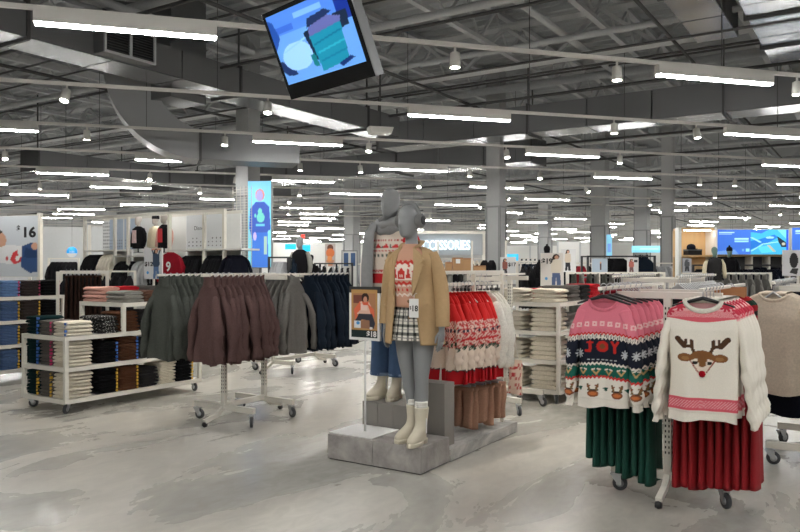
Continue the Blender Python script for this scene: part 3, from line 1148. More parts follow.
def trouser_kind(prefix, material, L=0.76, w=0.2, variants=3):
    return [[('legs', trouser_mesh(prefix + '_legs', material, w, L, seed=s)), ('waistband', waist_mesh(prefix + '_waist', material, w)),
             ('clip_hanger', MB().box(-w * 0.8, w * 0.8, -0.006, 0.006, 0.005, 0.025).tube([(0, 0, 0.02), (0, 0, 0.06), (0.02, 0, 0.08), (0.035, 0, 0.06)], 0.003, 6).build('clip_hanger', CHROME, None, mesh_only=True))]
            for s in range(variants)]


K_GREENT = trouser_kind('green_trousers', GREENJ, 0.74, 0.15)
K_REDT = trouser_kind('red_trousers', REDJ, 0.74, 0.15)
K_TANT = trouser_kind('tan_trousers', mat('rose_tan_cloth', S(176, 136, 114), **KNIT), 0.36, 0.14)
K_BROWNT = trouser_kind('brown_trousers', BROWN, 0.9, 0.17)


# ---- folded garments
def folded_mesh(name, material, w=0.27, d=0.34, h=0.04, seed=0, layers=2):
    r = np.random.default_rng(seed)
    n = 9
    prof = []
    for j in range(9):                       # folded front edge, a bulge per layer
        q = j / 8
        bul = abs(math.sin(q * PI * layers)) ** 0.6
        prof.append((-d / 2 + 0.014 * (1 - bul), h * q))
    prof += [(-d * 0.2, h * 1.06), (d * 0.2, h * 1.0), (d / 2 - 0.01, h * 0.96), (d / 2, h * 0.5), (d / 2 - 0.01, 0)]
    m = len(prof)
    vs = []
    for i in range(n):
        t = i / (n - 1)
        x = (t - 0.5) * w
        e = abs(2 * t - 1) ** 6
        for (y, z) in prof:
            zz = z * (1 - 0.35 * e) + (h * 0.12 * e if z < h * 0.5 else 0)
            vs.append((x + r.normal() * 0.0015, y * (1 - 0.03 * e) + r.normal() * 0.002, zz + (r.normal() * 0.0015 if z > 0.001 else 0)))
    fs = [(i * m + k, i * m + (k + 1) % m, (i + 1) * m + (k + 1) % m, (i + 1) * m + k) for i in range(n - 1) for k in range(m)]
    fs += [tuple(range(m)), tuple(range((n - 1) * m, n * m))]
    return MB().add(vs, fs).build(name, material, None, True, mesh_only=True)


FOLD = {}


def stack(p, rz, z0, n, material, label, group, w=0.27, d=0.34, h=0.038, name='folded_jumper', cat='clothing', layers=2):
    key = (material.name, w, d, h, layers)
    if key not in FOLD:
        FOLD[key] = [folded_mesh(material.name + '_fold', material, w, d, h, s, layers) for s in range(3)]
    z = z0
    for i in range(n):
        me = FOLD[key][i % 3]
        o = mobj(name, me, None, (p.x + random.uniform(-0.011, 0.011), p.y + random.uniform(-0.011, 0.011), z), rz + random.uniform(-0.05, 0.05))
        tag(o, label, cat, group)
        z += h * 1.02
    return z


# ================================================================ fixtures
CAST_W = MB().lathe([(0.012, -0.014), (0.046, -0.014), (0.05, -0.008), (0.05, 0.008), (0.046, 0.014), (0.012, 0.014)], 18, axis='y').build('wheel', RUBBER, None, True, mesh_only=True)
CAST_H = MB().lathe([(0.001, -0.016), (0.026, -0.016), (0.026, 0.016), (0.001, 0.016)], 14, axis='y').build('hub', CHROME, None, True, mesh_only=True)
CAST_F = MB().prism([(-0.03, 0.058), (0.035, 0.058), (0.02, 0.03), (-0.016, -0.012), (-0.034, -0.008)], -0.022, -0.017).prism([(-0.03, 0.058), (0.035, 0.058), (0.02, 0.03), (-0.016, -0.012), (-0.034, -0.008)], 0.017, 0.022).box(-0.034, 0.04, -0.024, 0.024, 0.056, 0.066).build('caster', CHROME, None, mesh_only=True)


def caster(parent, x, y, rz=0.4):
    c = mobj('caster', CAST_F, parent, (x, y, 0.05), rz)
    mobj('wheel', CAST_W, c, (-0.024, 0, 0))
    mobj('hub', CAST_H, c, (-0.024, 0, 0))
    return c


def gondola(origin, L, W, label, tiers=(0.15, 0.48, 0.8), upper=None, uz=1.12, full=False):
    """white wheeled shelf table on the fixture grid: local x along U, y along V"""
    t = thing('shelf_table', label, 'shelf', (origin[0], origin[1], 0), ANG, 'white wheeled shelf tables')
    top = uz if full else tiers[-1]
    P = 0.042
    for x in (0, L - P):
        for y in (0, W - P):
            MB().box(x, x + P, y, y + P, 0.11, top).build('post', WHITE, t, bevel=0.003)
    for z in list(tiers) + ([uz] if full else []):
        MB().box(P * 0.5, L - P * 0.5, P * 0.5, W - P * 0.5, z - 0.02, z - 0.004).build('shelf', SHELF, t)
        f_ = MB().box(P, L - P, 0, P * 0.6, z - 0.045, z).box(P, L - P, W - P * 0.6, W, z - 0.045, z)
        f_.box(0, P * 0.6, P, W - P, z - 0.045, z).box(L - P * 0.6, L, P, W - P, z - 0.045, z)
        f_.build('shelf_edge', WHITE, t)
    if upper:
        for x in (upper[0], upper[1] - P):
            for y in (0, W - P):
                MB().box(x, x + P, y, y + P, tiers[-1] - 0.03, uz).build('post', WHITE, t, bevel=0.003)
        MB().box(upper[0] + P * 0.5, upper[1] - P * 0.5, P * 0.5, W - P * 0.5, uz - 0.02, uz - 0.004).build('shelf', SHELF, t)
        f_ = MB().box(upper[0] + P, upper[1] - P, 0, P * 0.6, uz - 0.045, uz).box(upper[0] + P, upper[1] - P, W - P * 0.6, W, uz - 0.045, uz)
        f_.box(upper[0], upper[0] + P * 0.6, P, W - P, uz - 0.045, uz).box(upper[1] - P * 0.6, upper[1], P, W - P, uz - 0.045, uz)
        f_.build('shelf_edge', WHITE, t)
    for i, (x, y) in enumerate(((0.07, 0.07), (L - 0.07, 0.07), (0.07, W - 0.07), (L - 0.07, W - 0.07))):
        c = caster(t, x, y, 0.5 + i * 0.9)
    return t


def rack(origin, label, sep=0.56, rails=(), low=(), base=0.4, rail_z=1.45, cross=(0.3, -0.3), post_top=None, extra=None, tier=None):
    """wheeled H-foot garment rack on the fixture grid; origin at the foot of its front post"""
    t = thing('garment_rack', label, 'clothes rack', (origin[0], origin[1], 0), ANG, 'white wheeled garment racks')
    pt = post_top or rail_z - 0.02
    for x in (0, sep):
        po = MB().box(x - 0.02, x + 0.02, -0.025, 0.025, 0.16, pt).build('post', WHITE, t, bevel=0.003)
        sl = MB()
        z = 0.3
        fx = x - 0.0205 if x == 0 else x + 0.0205
        while z < pt - 0.1:
            for yy in (-0.011, 0.011):
                sl.box(x - 0.0208, x - 0.0195, yy - 0.004, yy + 0.004, z, z + 0.016)
                sl.box(x + 0.0195, x + 0.0208, yy - 0.004, yy + 0.004, z, z + 0.016)
            sl.box(x - 0.004, x + 0.004, -0.0258, -0.0245, z, z + 0.016)
            z += 0.035
        sl.build('slots', SLOT, po)
        MB().box(x - 0.022, x + 0.022, -base, base, 0.13, 0.185).build('base_bar', WHITE, t, bevel=0.003)
        MB().box(x - 0.018, x + 0.018, cross[1] - 0.015, cross[0] + 0.015, pt - 0.045, pt).build('cross_bar', WHITE, t, bevel=0.003)
        s = -1 if x == 0 else 1
        foot = MB()
        foot.bar((x, 0, 0.16), (x + s * 0.1, 0, 0.09), 0.04, 0.035)
        foot.bar((x + s * 0.09, 0, 0.095), (x + s * 0.25, 0, 0.055), 0.04, 0.035)
        fo = foot.build('foot', WHITE, t)
        MB().lathe([(0.001, -0.02), (0.02, -0.02), (0.027, 0), (0.02, 0.02), (0.001, 0.02)], 12, (x + s * 0.245, 0, 0.028), 'y').build('foot_wheel', BLACK, fo, True)
        for k, y in enumerate((-base + 0.03, base - 0.03)):
            c = caster(t, x, y, 0.7 + k * 1.1 + x)
            c.location.z = 0.055
            MB().box(x - 0.015, x + 0.015, y - 0.015, y + 0.015, 0.115, 0.135).build('caster_plate', CHROME, t)
    MB().box(0.02, sep - 0.02, -0.02, 0.02, 0.15, 0.2).build('link_bar', WHITE, t, bevel=0.003)
    for (v, z, u0, u1) in rails:
        MB().box(u0, u1, v - 0.012, v + 0.012, z - 0.022, z).build('rail', WHITE, t, bevel=0.003)
    for (x, z, v0, v1) in low:
        MB().box(x - 0.012, x + 0.012, v0, v1, z - 0.03, z).build('low_rail', WHITE, t, bevel=0.003)
    return t


def hang_u(origin, v, z, u_list, kinds, label, group, drop=0.09, arms=ARM_W, name='jumper', cat='jumper', hl='white', rack_word='rack', jit=0.07, labels=None, hang=True, flip=False):
    """hang garments along a rail that runs with U; each garment and each hanger is its own thing"""
    for i, a in enumerate(u_list):
        p = uv(origin, a, v)
        rz = FACE + random.uniform(-jit, jit) + (PI if flip else 0)
        k = kinds[i % len(kinds)]
        lab = labels[i] if labels and i < len(labels) and labels[i] else label
        place(name, k, (p.x, p.y, z - drop), rz, lab, cat, group, tilt=random.uniform(-0.01, 0.01))
        if hang:
            hanger((p.x, p.y, z + 0.006), rz, '%s hanger holding a garment on the %s' % (hl, rack_word), arms, '%s hangers on the %s' % (hl, rack_word))


def hang_v(origin, u, z, v_list, kinds, label, group, drop=0.09, arms=ARM_W, name='jumper', cat='jumper', hl='white', rack_word='rack', jit=0.03, labels=None, hang=True):
    for i, b in enumerate(v_list):
        p = uv(origin, u, b)
        rz = ANG + random.uniform(-jit, jit)
        k = kinds[i % len(kinds)]
        lab = labels[i] if labels and i < len(labels) and labels[i] else label
        place(name, k, (p.x, p.y, z - drop), rz, lab, cat, group)
        if hang:
            hanger((p.x, p.y, z + 0.006), rz, '%s hanger holding a garment on the %s' % (hl, rack_word), arms, '%s hangers on the %s' % (hl, rack_word))

# ================================================================ near fixtures and their stock
INK = mat('black_ink', S(26, 26, 28), 0.6, var=0)
INKW = mat('white_ink', S(238, 238, 234), 0.6, var=0)
INKR = mat('red_ink', S(190, 40, 50), 0.6, var=0)
CARD = mat('white_card', S(232, 232, 230), 0.5, var=0.02)
arange = lambda a, b, s: list(np.arange(a, b, s))

# ---- garment rack with plum, green-grey, grey and navy roll-neck jumpers
R1 = Vector((-1.715, 7.21, 0))
rack(R1, 'white wheeled rack holding plum and grey-green roll-neck jumpers', rails=[(-0.3, 1.455, -0.55, 1.6), (0.3, 1.455, -0.55, 1.06)], low=[(0.62, 1.452, -0.42, 0.28)], rail_z=1.455)
n_ = 12
hang_u(R1, -0.3, 1.455, arange(-0.47, 0.24, 0.072), K_PURPLE, 'plum roll-neck jumper in the row behind the front plum one', 'plum jumpers on the left rack', jit=0.2, hl='white', rack_word='plum jumper rail',
       labels=['plum roll-neck jumper at the very front of its rail', 'plum roll-neck jumper directly behind the front plum one'])
hang_u(R1, 0.3, 1.455, arange(-0.47, 0.36, 0.075), K_OLIVE, 'dark green-grey roll-neck jumper behind the front green-grey one', 'green-grey jumpers on the left rack', jit=0.2, hl='slim white', rack_word='green-grey jumper rail',
       labels=['dark green-grey roll-neck jumper at the front, beside the pale shelf table'])
hang_v(R1, 0.62, 1.455, arange(-0.37, 0.1, 0.07), K_GREY, 'grey roll-neck jumper hidden behind the turned grey one', 'grey jumpers on the left rack', hl='pale', rack_word='grey jumper arm',
       labels=['grey marl roll-neck jumper turned to face right beside the navy ones'])
hang_u(R1, -0.3, 1.455, arange(0.92, 1.58, 0.075), K_NAVY if False else jumper_kind('navy_roll', NAVYK, 'turtle', **T_KW), 'navy roll-neck jumper in the row right of the grey one', 'navy jumpers on the left rack', jit=0.2, hl='thin', rack_word='navy jumper rail',
       labels=['navy roll-neck jumper nearest the grey one'])

R2 = Vector((-1.83, 10.65, 0))
rack(R2, 'white wheeled rack standing behind the navy jumpers', sep=0.95, rails=[(-0.3, 1.42, -0.3, 1.3)], rail_z=1.42)
hang_u(R2, -0.3, 1.42, arange(-0.2, 1.2, 0.11), K_BLACK, 'black jumper on the rack behind the navy jumpers', 'black jumpers behind the navy ones', rack_word='rack behind the navy row', hl='white')

# ---- shelf table with folded trousers, left foreground
G1 = Vector((-3.43, 7.58, 0))
gondola(G1, 1.82, 0.8, 'white wheeled shelf table with folded trousers and a raised back shelf', upper=(0.69, 1.82))
TEAL = mat('dark_teal_cloth', S(14, 42, 44), **KNIT)
GRYC = mat('mid_grey_cloth', S(102, 98, 94), **KNIT)
CRMC = mat('ivory_cloth', S(232, 224, 206), **KNIT)
BLKC = mat('black_stretch_cloth', S(16, 16, 19), **KNIT)
BRNC = mat('chestnut_cloth', S(92, 60, 42), **KNIT)
CHAC = mat('charcoal_cloth', S(46, 45, 46), **KNIT)
PINKC = mat('blush_cloth', S(222, 172, 158), **KNIT)
REDCL = mat('red_cloth', S(196, 36, 46), **KNIT)
FUZZ = mat('brown_fuzzy_cloth', S(84, 54, 40), rough=1, var=0.5, scale=30, bump=0.9, bscale=90)


def dotted():
    m = bpy.data.materials.new('black_white_dotted_cloth')
    m.use_nodes = True
    nt = m.node_tree
    b = nt.nodes['Principled BSDF']
    b.inputs['Roughness'].default_value = 0.9
    vo = nt.nodes.new('ShaderNodeTexVoronoi')
    vo.inputs['Scale'].default_value = 42
    tc = nt.nodes.new('ShaderNodeTexCoord')
    nt.links.new(tc.outputs['Object'], vo.inputs['Vector'])
    r = nt.nodes.new('ShaderNodeValToRGB')
    r.color_ramp.elements[0].position = 0.22
    r.color_ramp.elements[0].color = S(214, 212, 208) + (1,)
    r.color_ramp.elements[1].position = 0.3
    r.color_ramp.elements[1].color = S(18, 18, 20) + (1,)
    nt.links.new(vo.outputs['Distance'], r.inputs[0])
    nt.links.new(r.outputs[0], b.inputs['Base Color'])
    return m


DOTC = dotted()
COLW = {TEAL: 'dark teal', GRYC: 'grey', CRMC: 'ivory', BLKC: 'black', BRNC: 'chestnut', CHAC: 'charcoal', DOTC: 'black and white dotted', FUZZ: 'fuzzy brown', PINKC: 'blush', REDCL: 'red'}
END, SIDE = FACE, ANG
TW = {0.15: 'bottom shelf', 0.48: 'middle shelf', 0.8: 'top board', 1.12: 'raised back shelf'}
YEL = mat('yellow_size_tag', S(222, 176, 60), 0.6, var=0)
BLU = mat('blue_size_tag', S(64, 110, 190), 0.6, var=0)
PNK = mat('magenta_size_tag', S(206, 60, 110), 0.6, var=0)


def size_tags(p, rz, z0, n, w, d, h, m, where):
    """size strips hanging out of the folds; one small strip per folded garment"""
    for i in range(n):
        mbx = MB().box(w * 0.5 - 0.03, w * 0.5 - 0.012, -d / 2 - 0.006, -d / 2 + 0.02, 0.004, h * 0.8)
        o = mbx.build('size_strip', m, None)
        o.location = (p.x, p.y, z0 + i * h * 1.02)
        o.rotation_euler = (0, 0, rz)
        tag(o, 'size strip on the %s' % where, 'tag', 'size strips on folded stacks')


for z, nn in ((0.15, 7), (0.48, 7), (0.8, 3)):
    for k, (m, y) in enumerate(((CRMC, 0.15), (GRYC, 0.41), (TEAL, 0.655))):
        p = uv(G1, 0.19, y)
        q = nn + (0 if z < 0.8 else (1, 1, 2)[k])
        where = 'end of the trouser table %s' % TW[z]
        stack(p, END, z, q, m, 'folded %s trousers at the %s' % (COLW[m], where), '%s stack, %s' % (COLW[m], where), w=0.235, d=0.31, h=0.037, name='folded_trousers')
        size_tags(p, END, z, q, 0.235, 0.31, 0.037, (BLU if k != 1 else PNK) if z > 0.4 else YEL, '%s stack at the %s' % (COLW[m], where))
SIDE_ST = {0.15: [(BLKC, 7), (BRNC, 7), (CHAC, 6), (CRMC, 7), (BLKC, 7)], 0.48: [(BLKC, 6), (BRNC, 7), (CHAC, 6), (CRMC, 4), (BLKC, 5)], 0.8: [(DOTC, 5), (BRNC, 6), (CHAC, 6), (BLKC, 6), (BRNC, 5)]}
PLACE = ['first side stack', 'second side stack', 'third side stack', 'fourth side stack', 'last side stack']
for z, lst in SIDE_ST.items():
    for i, (m, nn) in enumerate(lst):
        p = uv(G1, 0.53 + i * 0.265, 0.19)
        where = 'trouser table %s, %s' % (TW[z], PLACE[i])
        stack(p, SIDE, z, nn, m, 'folded %s trousers, %s' % (COLW[m], where), '%s stack, %s' % (COLW[m], where), w=0.245, d=0.33, h=0.037, name='folded_trousers')
        if m in (BLKC, BRNC) and z < 0.8:
            size_tags(p, SIDE, z, nn, 0.245, 0.33, 0.037, YEL if z < 0.4 else BLU, '%s stack, %s' % (COLW[m], where))
SOFTG = mat('soft_grey_cloth', S(150, 148, 142), **KNIT)
for i, (m, nn, lab) in enumerate(((SOFTG, 3, 'rumpled pale grey knit on the raised back shelf of the trouser table'), (FUZZ, 3, 'fuzzy brown folded knit on the raised back shelf of the trouser table'),
                                 (BLKC, 3, 'black folded knit on the raised back shelf of the trouser table'), (GRYC, 3, 'grey folded knit at the far end of the raised shelf of the trouser table'))):
    stack(uv(G1, 0.86 + i * 0.27, 0.2), SIDE, 1.12, nn, m, lab, lab.split(' on ')[0], w=0.26, d=0.34, h=0.042, layers=3)
for i, (m, lab) in enumerate(((PINKC, 'blush folded knit in the back row of the raised shelf'), (REDCL, 'red folded knit in the back row of the raised shelf'), (GRYC, 'dark grey folded knit in the back row of the raised shelf'))):
    stack(uv(G1, 0.84 + i * 0.29, 0.6), SIDE, 1.12, 4, m, lab, lab[:24], w=0.27, d=0.32, h=0.042, layers=3)

# ---- jeans table at the left edge
E0 = Vector((-4.75, 10.5, 0))
G2 = E0 - U * 2.2
gondola(G2, 2.2, 0.8, 'white shelf table of folded jeans cut by the left edge', full=True)
JEAN = mat('mid_blue_denim', S(78, 104, 146), rough=0.9, var=0.25, scale=40, bump=0.4, bscale=300)
JEANL = mat('light_blue_denim', S(104, 138, 184), rough=0.9, var=0.25, scale=40, bump=0.4, bscale=300)
JEAND = mat('dark_blue_denim', S(38, 56, 96), rough=0.9, var=0.25, scale=40, bump=0.4, bscale=300)
UMB = mat('dark_umber_denim', S(50, 40, 38), rough=0.9, var=0.25, scale=40, bump=0.4, bscale=300)
JW = {JEAN: 'mid blue', JEANL: 'light blue', JEAND: 'dark blue', UMB: 'dark brown', BLKC: 'black', DOTC: 'black'}
JT = {0.15: 'bottom shelf', 0.48: 'second shelf', 0.8: 'third shelf', 1.12: 'top board'}
for z, ms in {0.15: [UMB, BLKC, JEAN, JEAN], 0.48: [BLKC, UMB, JEAN, JEANL], 0.8: [BLKC, UMB, JEAN, JEAND], 1.12: [BLKC, UMB, JEANL, JEAND]}.items():
    for i, m in enumerate(ms):
        p = uv(G2, 2.2 - 0.19 - i * 0.29, 0.19)
        nn = 6 if z < 1.1 else 5
        where = '%s of the jeans table' % JT[z]
        stack(p, SIDE, z, nn, m, 'folded %s jeans on the %s' % (JW[m], where), '%s jeans, %s' % (JW[m], where), w=0.26, d=0.33, h=0.042, name='folded_jeans', layers=2)
        size_tags(p, SIDE, z, nn, 0.26, 0.33, 0.042, YEL if z < 0.9 else PNK, '%s jeans on the %s' % (JW[m], where))

# ---- cream jumper table, right of the mannequins
G3 = Vector((1.76, 8.15, 0))
gondola(G3, 1.8, 0.84, 'white shelf table stacked with cream jumpers behind the mannequins', full=True)
for z in (0.15, 0.48, 0.8, 1.12):
    for k, y in enumerate((0.215, 0.62)):
        m = (CRMC, CREAMK)[k]
        where = '%s, %s' % (JT[z], ('right pile', 'left pile')[k])
        stack(uv(G3, 0.22, y), END, z, (5, 4)[k] if z < 1.1 else (3, 3)[k], m, 'folded cream jumper on the %s of the cream jumper table' % where, 'cream pile, %s' % where, w=0.31, d=0.36, h=0.05, layers=3)
    for i, x in enumerate((0.62, 1.0, 1.4)):
        if z > 1.1 or i == 0:
            m = (GRYC, CHAC, REDCL)[i] if z > 1.1 else SOFTG
            lab = 'folded %s knit on the long side of the cream jumper table, %s' % (('grey', 'charcoal', 'red')[i] if z > 1.1 else 'pale grey', JT[z])
            stack(uv(G3, x, 0.22), SIDE, z, 4, m, lab, lab[:30], w=0.33, d=0.36, h=0.045, layers=3)
for i, x in enumerate((0.65, 1.0, 1.35)):
    m = (REDCL, CHAC, PINKC)[i]
    stack(uv(G3, x, 0.62), SIDE, 1.12, 3, m, 'folded %s knit in the back row of the cream jumper table' % ('red', 'charcoal', 'blush')[i], 'back row %d' % i, w=0.33, d=0.34, h=0.045, layers=3)

# ---- right rack: pink and white Christmas jumpers, trousers below
R3 = Vector((1.76, 4.86, 0))
rack(R3, 'white wheeled rack with Christmas jumpers above green and red trousers', rails=[(-0.3, 1.40, -0.5, 1.1), (0.3, 1.40, -0.48, 1.1)], low=[(0, 0.90, -0.56, 0.52)], rail_z=1.38, cross=(0.32, -0.32), base=0.37)
hang_u(R3, 0.3, 1.40, arange(-0.40, 0.42, 0.09), [pink_parts[1]], 'pink and navy reindeer jumper in the row behind the front pink one', 'pink Christmas jumpers', drop=0.085, arms=ARM_B, hl='black', rack_word='pink jumper rail', jit=0.015) if False else None
hl_ = ['pink and navy Christmas jumper with reindeer faces at the front of its rail', 'pink and navy Christmas jumper directly behind the front pink one']
us = arange(-0.40, 0.50, 0.135)
for i, a in enumerate(us):
    p = uv(R3, a, 0.3)
    place('christmas_jumper', pink_parts[min(i, 1)], (p.x, p.y, 1.315), FACE + (0.05 if i == 0 else random.uniform(-0.12, 0.1)), hl_[i] if i < 2 else 'pink and navy Christmas jumper further back on the pink rail', 'jumper', 'pink Christmas jumpers')
    hanger((p.x, p.y, 1.418), FACE, 'black hanger holding the front pink jumper' if i == 0 else 'black hanger in the pink jumper row', ARM_BIG, 'black hangers on the pink rail')
us = arange(-0.44, 0.2, 0.11)
for i, a in enumerate(us):
    p = uv(R3, a, -0.3)
    t = place('christmas_jumper', deer_parts[min(i, 1)], (p.x, p.y, 1.33), FACE + (0.1 if i == 0 else random.uniform(-0.14, 0.06)),
              'white Christmas jumper with a big red-nosed reindeer at the front' if i == 0 else 'white reindeer jumper in the row behind the front white one', 'jumper', 'white Christmas jumpers')
    mobj('pompom_nose', POMPOM, t, (0, -0.055, -0.425))
    hanger((p.x, p.y, 1.42), FACE + (0.1 if i == 0 else 0), 'black hanger holding the front white reindeer jumper' if i == 0 else 'hanger in the white reindeer jumper row', ARM_BIG if i == 0 else ARM_C, 'hangers on the white jumper rail')


def stripe_col(x, d):
    k = np.floor((d + 0.05 * np.sin(x * 8)) / 0.036) % 4
    out = np.empty(x.shape + (3,))
    out[...] = S(26, 26, 26)
    out[k == 1] = S(156, 26, 34)
    out[k == 2] = S(24, 54, 42)
    out[k == 3] = S(150, 24, 32)
    return out


STR = [[('body', knit_body('stripe_body', KNITP, seed=41, colfn=stripe_col, na=40, nz=70, sh=0.17, hem=0.2, neck=0.1, L=0.5, th=0.03)),
        ('card', MB().box(-0.1, 0.1, -0.012, -0.008, -0.01, 0.06).build('card', mat('kraft_card', S(176, 124, 84), 0.8), None, mesh_only=True))]]
hang_u(R3, -0.3, 1.40, [0.45, 0.53], STR, 'red, black and green striped garment behind the white reindeer jumpers', 'striped garments', drop=0.075, name='striped_garment', cat='clothing', arms=ARM_C, hl='clear', rack_word='striped garment rail')
# lower trousers
for i, b in enumerate(arange(0.09, 0.50, 0.05)):
    p = uv(R3, 0, b)
    place('trousers', K_GREENT[i % 3], (p.x, p.y, 0.85), ANG + random.uniform(-0.05, 0.05), 'bottle green trousers hanging in the row below the pink jumpers', 'trousers', 'green trousers on the right rack').scale = (1, 1, 1.0 - 0.32 * max(0, b - 0.1) + random.uniform(-0.03, 0.02))
for i, b in enumerate(arange(-0.53, -0.06, 0.05)):
    p = uv(R3, 0, b)
    place('trousers', K_REDT[i % 3], (p.x, p.y, 0.85), ANG + random.uniform(-0.05, 0.05), 'deep red trousers hanging in the row below the white jumpers', 'trousers', 'red trousers on the right rack').scale = (1, 1, 1.0 - 0.25 * max(0, -b - 0.15) + random.uniform(-0.03, 0.02))

# ---- far right rack: oatmeal and midnight garments
R4 = Vector((3.16, 5.5, 0))
rack(R4, 'white wheeled rack with oatmeal and midnight garments at the right edge', sep=0.8, rails=[(0.3, 1.42, -0.5, 1.3), (-0.3, 1.42, -0.5, 1.3)], rail_z=1.40, cross=(0.32, -0.32))
hang_u(R4, 0.3, 1.42, arange(-0.42, -0.08, 0.075), K_OAT, 'oatmeal wide-sleeved jumper in the row behind the front oatmeal one', 'oatmeal jumpers', drop=0.085, arms=ARM_C, hl='clear', rack_word='oatmeal rail',
       labels=['oatmeal wide-sleeved jumper at the front of the right edge rack'])
hang_u(R4, 0.3, 1.42, arange(0.0, 1.2, 0.1), K_NIGHT, 'midnight blue long garment behind the oatmeal jumpers', 'midnight garments', drop=0.08, arms=ARM_C, hl='grey clear', rack_word='midnight rail', name='long_garment', cat='clothing')

# ---- the rails of clear hangers behind the right rack
R5 = Vector((2.55, 7.4, 0))
rack(R5, 'white wheeled rack with burgundy garments on clear hangers behind the Christmas jumpers', sep=0.7, rails=[(0.3, 1.44, -0.4, 1.2), (-0.3, 1.44, -0.4, 1.5)], rail_z=1.43, cross=(0.32, -0.32))
K_BURG = jumper_kind('burgundy', mat('burgundy_cloth', S(112, 18, 30), **KNIT), 'crew', variants=2, sh=0.2, hem=0.22, neck=0.08, L=0.8, th=0.03, sl=0.6, drop=0.03)
hang_u(R5, 0.3, 1.44, arange(-0.35, 1.1, 0.09), K_BURG, 'burgundy garment behind the pink Christmas jumpers', 'burgundy garments', drop=0.16, arms=ARM_C, hl='clear plastic', rack_word='burgundy rail', name='burgundy_garment', cat='clothing')
hang_u(R5, -0.3, 1.44, arange(-0.35, 1.4, 0.1), K_BLACK, 'black garment behind the white reindeer jumpers', 'black garments behind the white jumpers', drop=0.16, arms=ARM_C, hl='clear thin', rack_word='rail behind the white jumpers', name='black_garment', cat='clothing')

# ================================================================ mannequin plinth
N0 = Vector((0.1505, 5.406, 0))


def concrete(name, c1, c2, scale, dist, stretch):
    m = bpy.data.materials.new(name)
    m.use_nodes = True
    nt = m.node_tree
    b = nt.nodes['Principled BSDF']
    b.inputs['Roughness'].default_value = 0.7
    tc = nt.nodes.new('ShaderNodeTexCoord')
    mp = nt.nodes.new('ShaderNodeMapping')
    mp.inputs['Scale'].default_value = stretch
    nt.links.new(tc.outputs['Object'], mp.inputs[0])
    nz = nt.nodes.new('ShaderNodeTexNoise')
    nz.inputs['Scale'].default_value = scale
    nz.inputs['Detail'].default_value = 9
    nz.inputs['Roughness'].default_value = 0.65
    nz.inputs['Distortion'].default_value = dist
    nt.links.new(mp.outputs[0], nz.inputs['Vector'])
    r = nt.nodes.new('ShaderNodeValToRGB')
    r.color_ramp.elements[0].position = 0.3
    r.color_ramp.elements[0].color = c1 + (1,)
    r.color_ramp.elements[1].position = 0.7
    r.color_ramp.elements[1].color = c2 + (1,)
    nt.links.new(nz.outputs['Fac'], r.inputs[0])
    nt.links.new(r.outputs[0], b.inputs['Base Color'])
    return m


CONC = concrete('concrete_board', S(130, 126, 123), S(176, 171, 167), 7, 0.3, (1, 1, 1))
MARB = concrete('marbled_board', S(132, 131, 128), S(200, 197, 192), 3.2, 1.8, (0.8, 2.0, 1.6))
RISE = concrete('grey_riser_board', S(120, 116, 111), S(136, 131, 126), 3, 0.2, (1, 1, 0.2))
t = thing('plinth', 'low concrete-look plinth under the camel coat mannequin', 'plinth', (N0.x, N0.y, 0), ANG)
MB().box(0, 0.43, 0, 0.429, 0.008, 0.198).build('block', CONC, t, bevel=0.002)
MB().box(0, 0.43, 0.432, 0.862, 0.008, 0.198).build('block', CONC, t, bevel=0.002)
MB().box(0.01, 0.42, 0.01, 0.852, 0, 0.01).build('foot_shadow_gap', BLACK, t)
t = thing('plinth', 'low marbled grey plinth board under the hanging dresses', 'plinth', (N0.x, N0.y, 0), ANG)
MB().box(0.434, 1.3, -0.012, 0.86, 0.008, 0.098).build('board', MARB, t, bevel=0.002)
MB().box(1.303, 1.69, -0.012, 0.86, 0.008, 0.098).build('board', MARB, t, bevel=0.002)
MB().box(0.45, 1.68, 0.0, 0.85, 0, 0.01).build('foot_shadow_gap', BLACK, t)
t = thing('riser_block', 'grey riser block under the jeans mannequin', 'plinth', (N0.x, N0.y, 0), ANG)
for k in range(3):
    MB().box(0.44, 0.92, 0.38 + k * 0.155, 0.38 + k * 0.155 + 0.153, 0.099, 0.395).build('board', RISE, t, bevel=0.002)
t = thing('riser_block', 'tall grey display block behind the legs of the camel coat mannequin', 'plinth', (N0.x, N0.y, 0), ANG)
MB().box(0.46, 0.62, 0.06, 0.36, 0.099, 0.6).build('board', RISE, t, bevel=0.002)

# goalpost rack on the plinth with red and cream dresses
t = thing('plinth_rack', 'white goalpost rail standing on the marbled plinth', 'clothes rack', (N0.x, N0.y, 0), ANG)
PA, PB = Vector((0.76, 0.27, 0)), Vector((1.6, 0.1, 0))
for q in (PA, PA.lerp(PB, 0.52), PB):
    MB().box(q.x - 0.015, q.x + 0.015, q.y - 0.015, q.y + 0.015, 0.099, 1.47 if q is not PA else 1.37).build('post', WHITE, t, bevel=0.002)
MB().bar((PA.x, PA.y, 1.375), (PB.x + 0.06, PB.y - 0.01, 1.375), 0.025, 0.025).build('rail', WHITE, t)
MB().bar((PA.x - 0.1, PA.y, 1.475), (PB.x + 0.02, PB.y, 1.475), 0.03, 0.03).build('top_bar', WHITE, t)
MB().bar((PA.x, PA.y, 0.53), (PB.x, PB.y, 0.53), 0.03, 0.05).build('low_rail', WHITE, t)
DIRA = math.atan2(PB.y - PA.y, PB.x - PA.x)
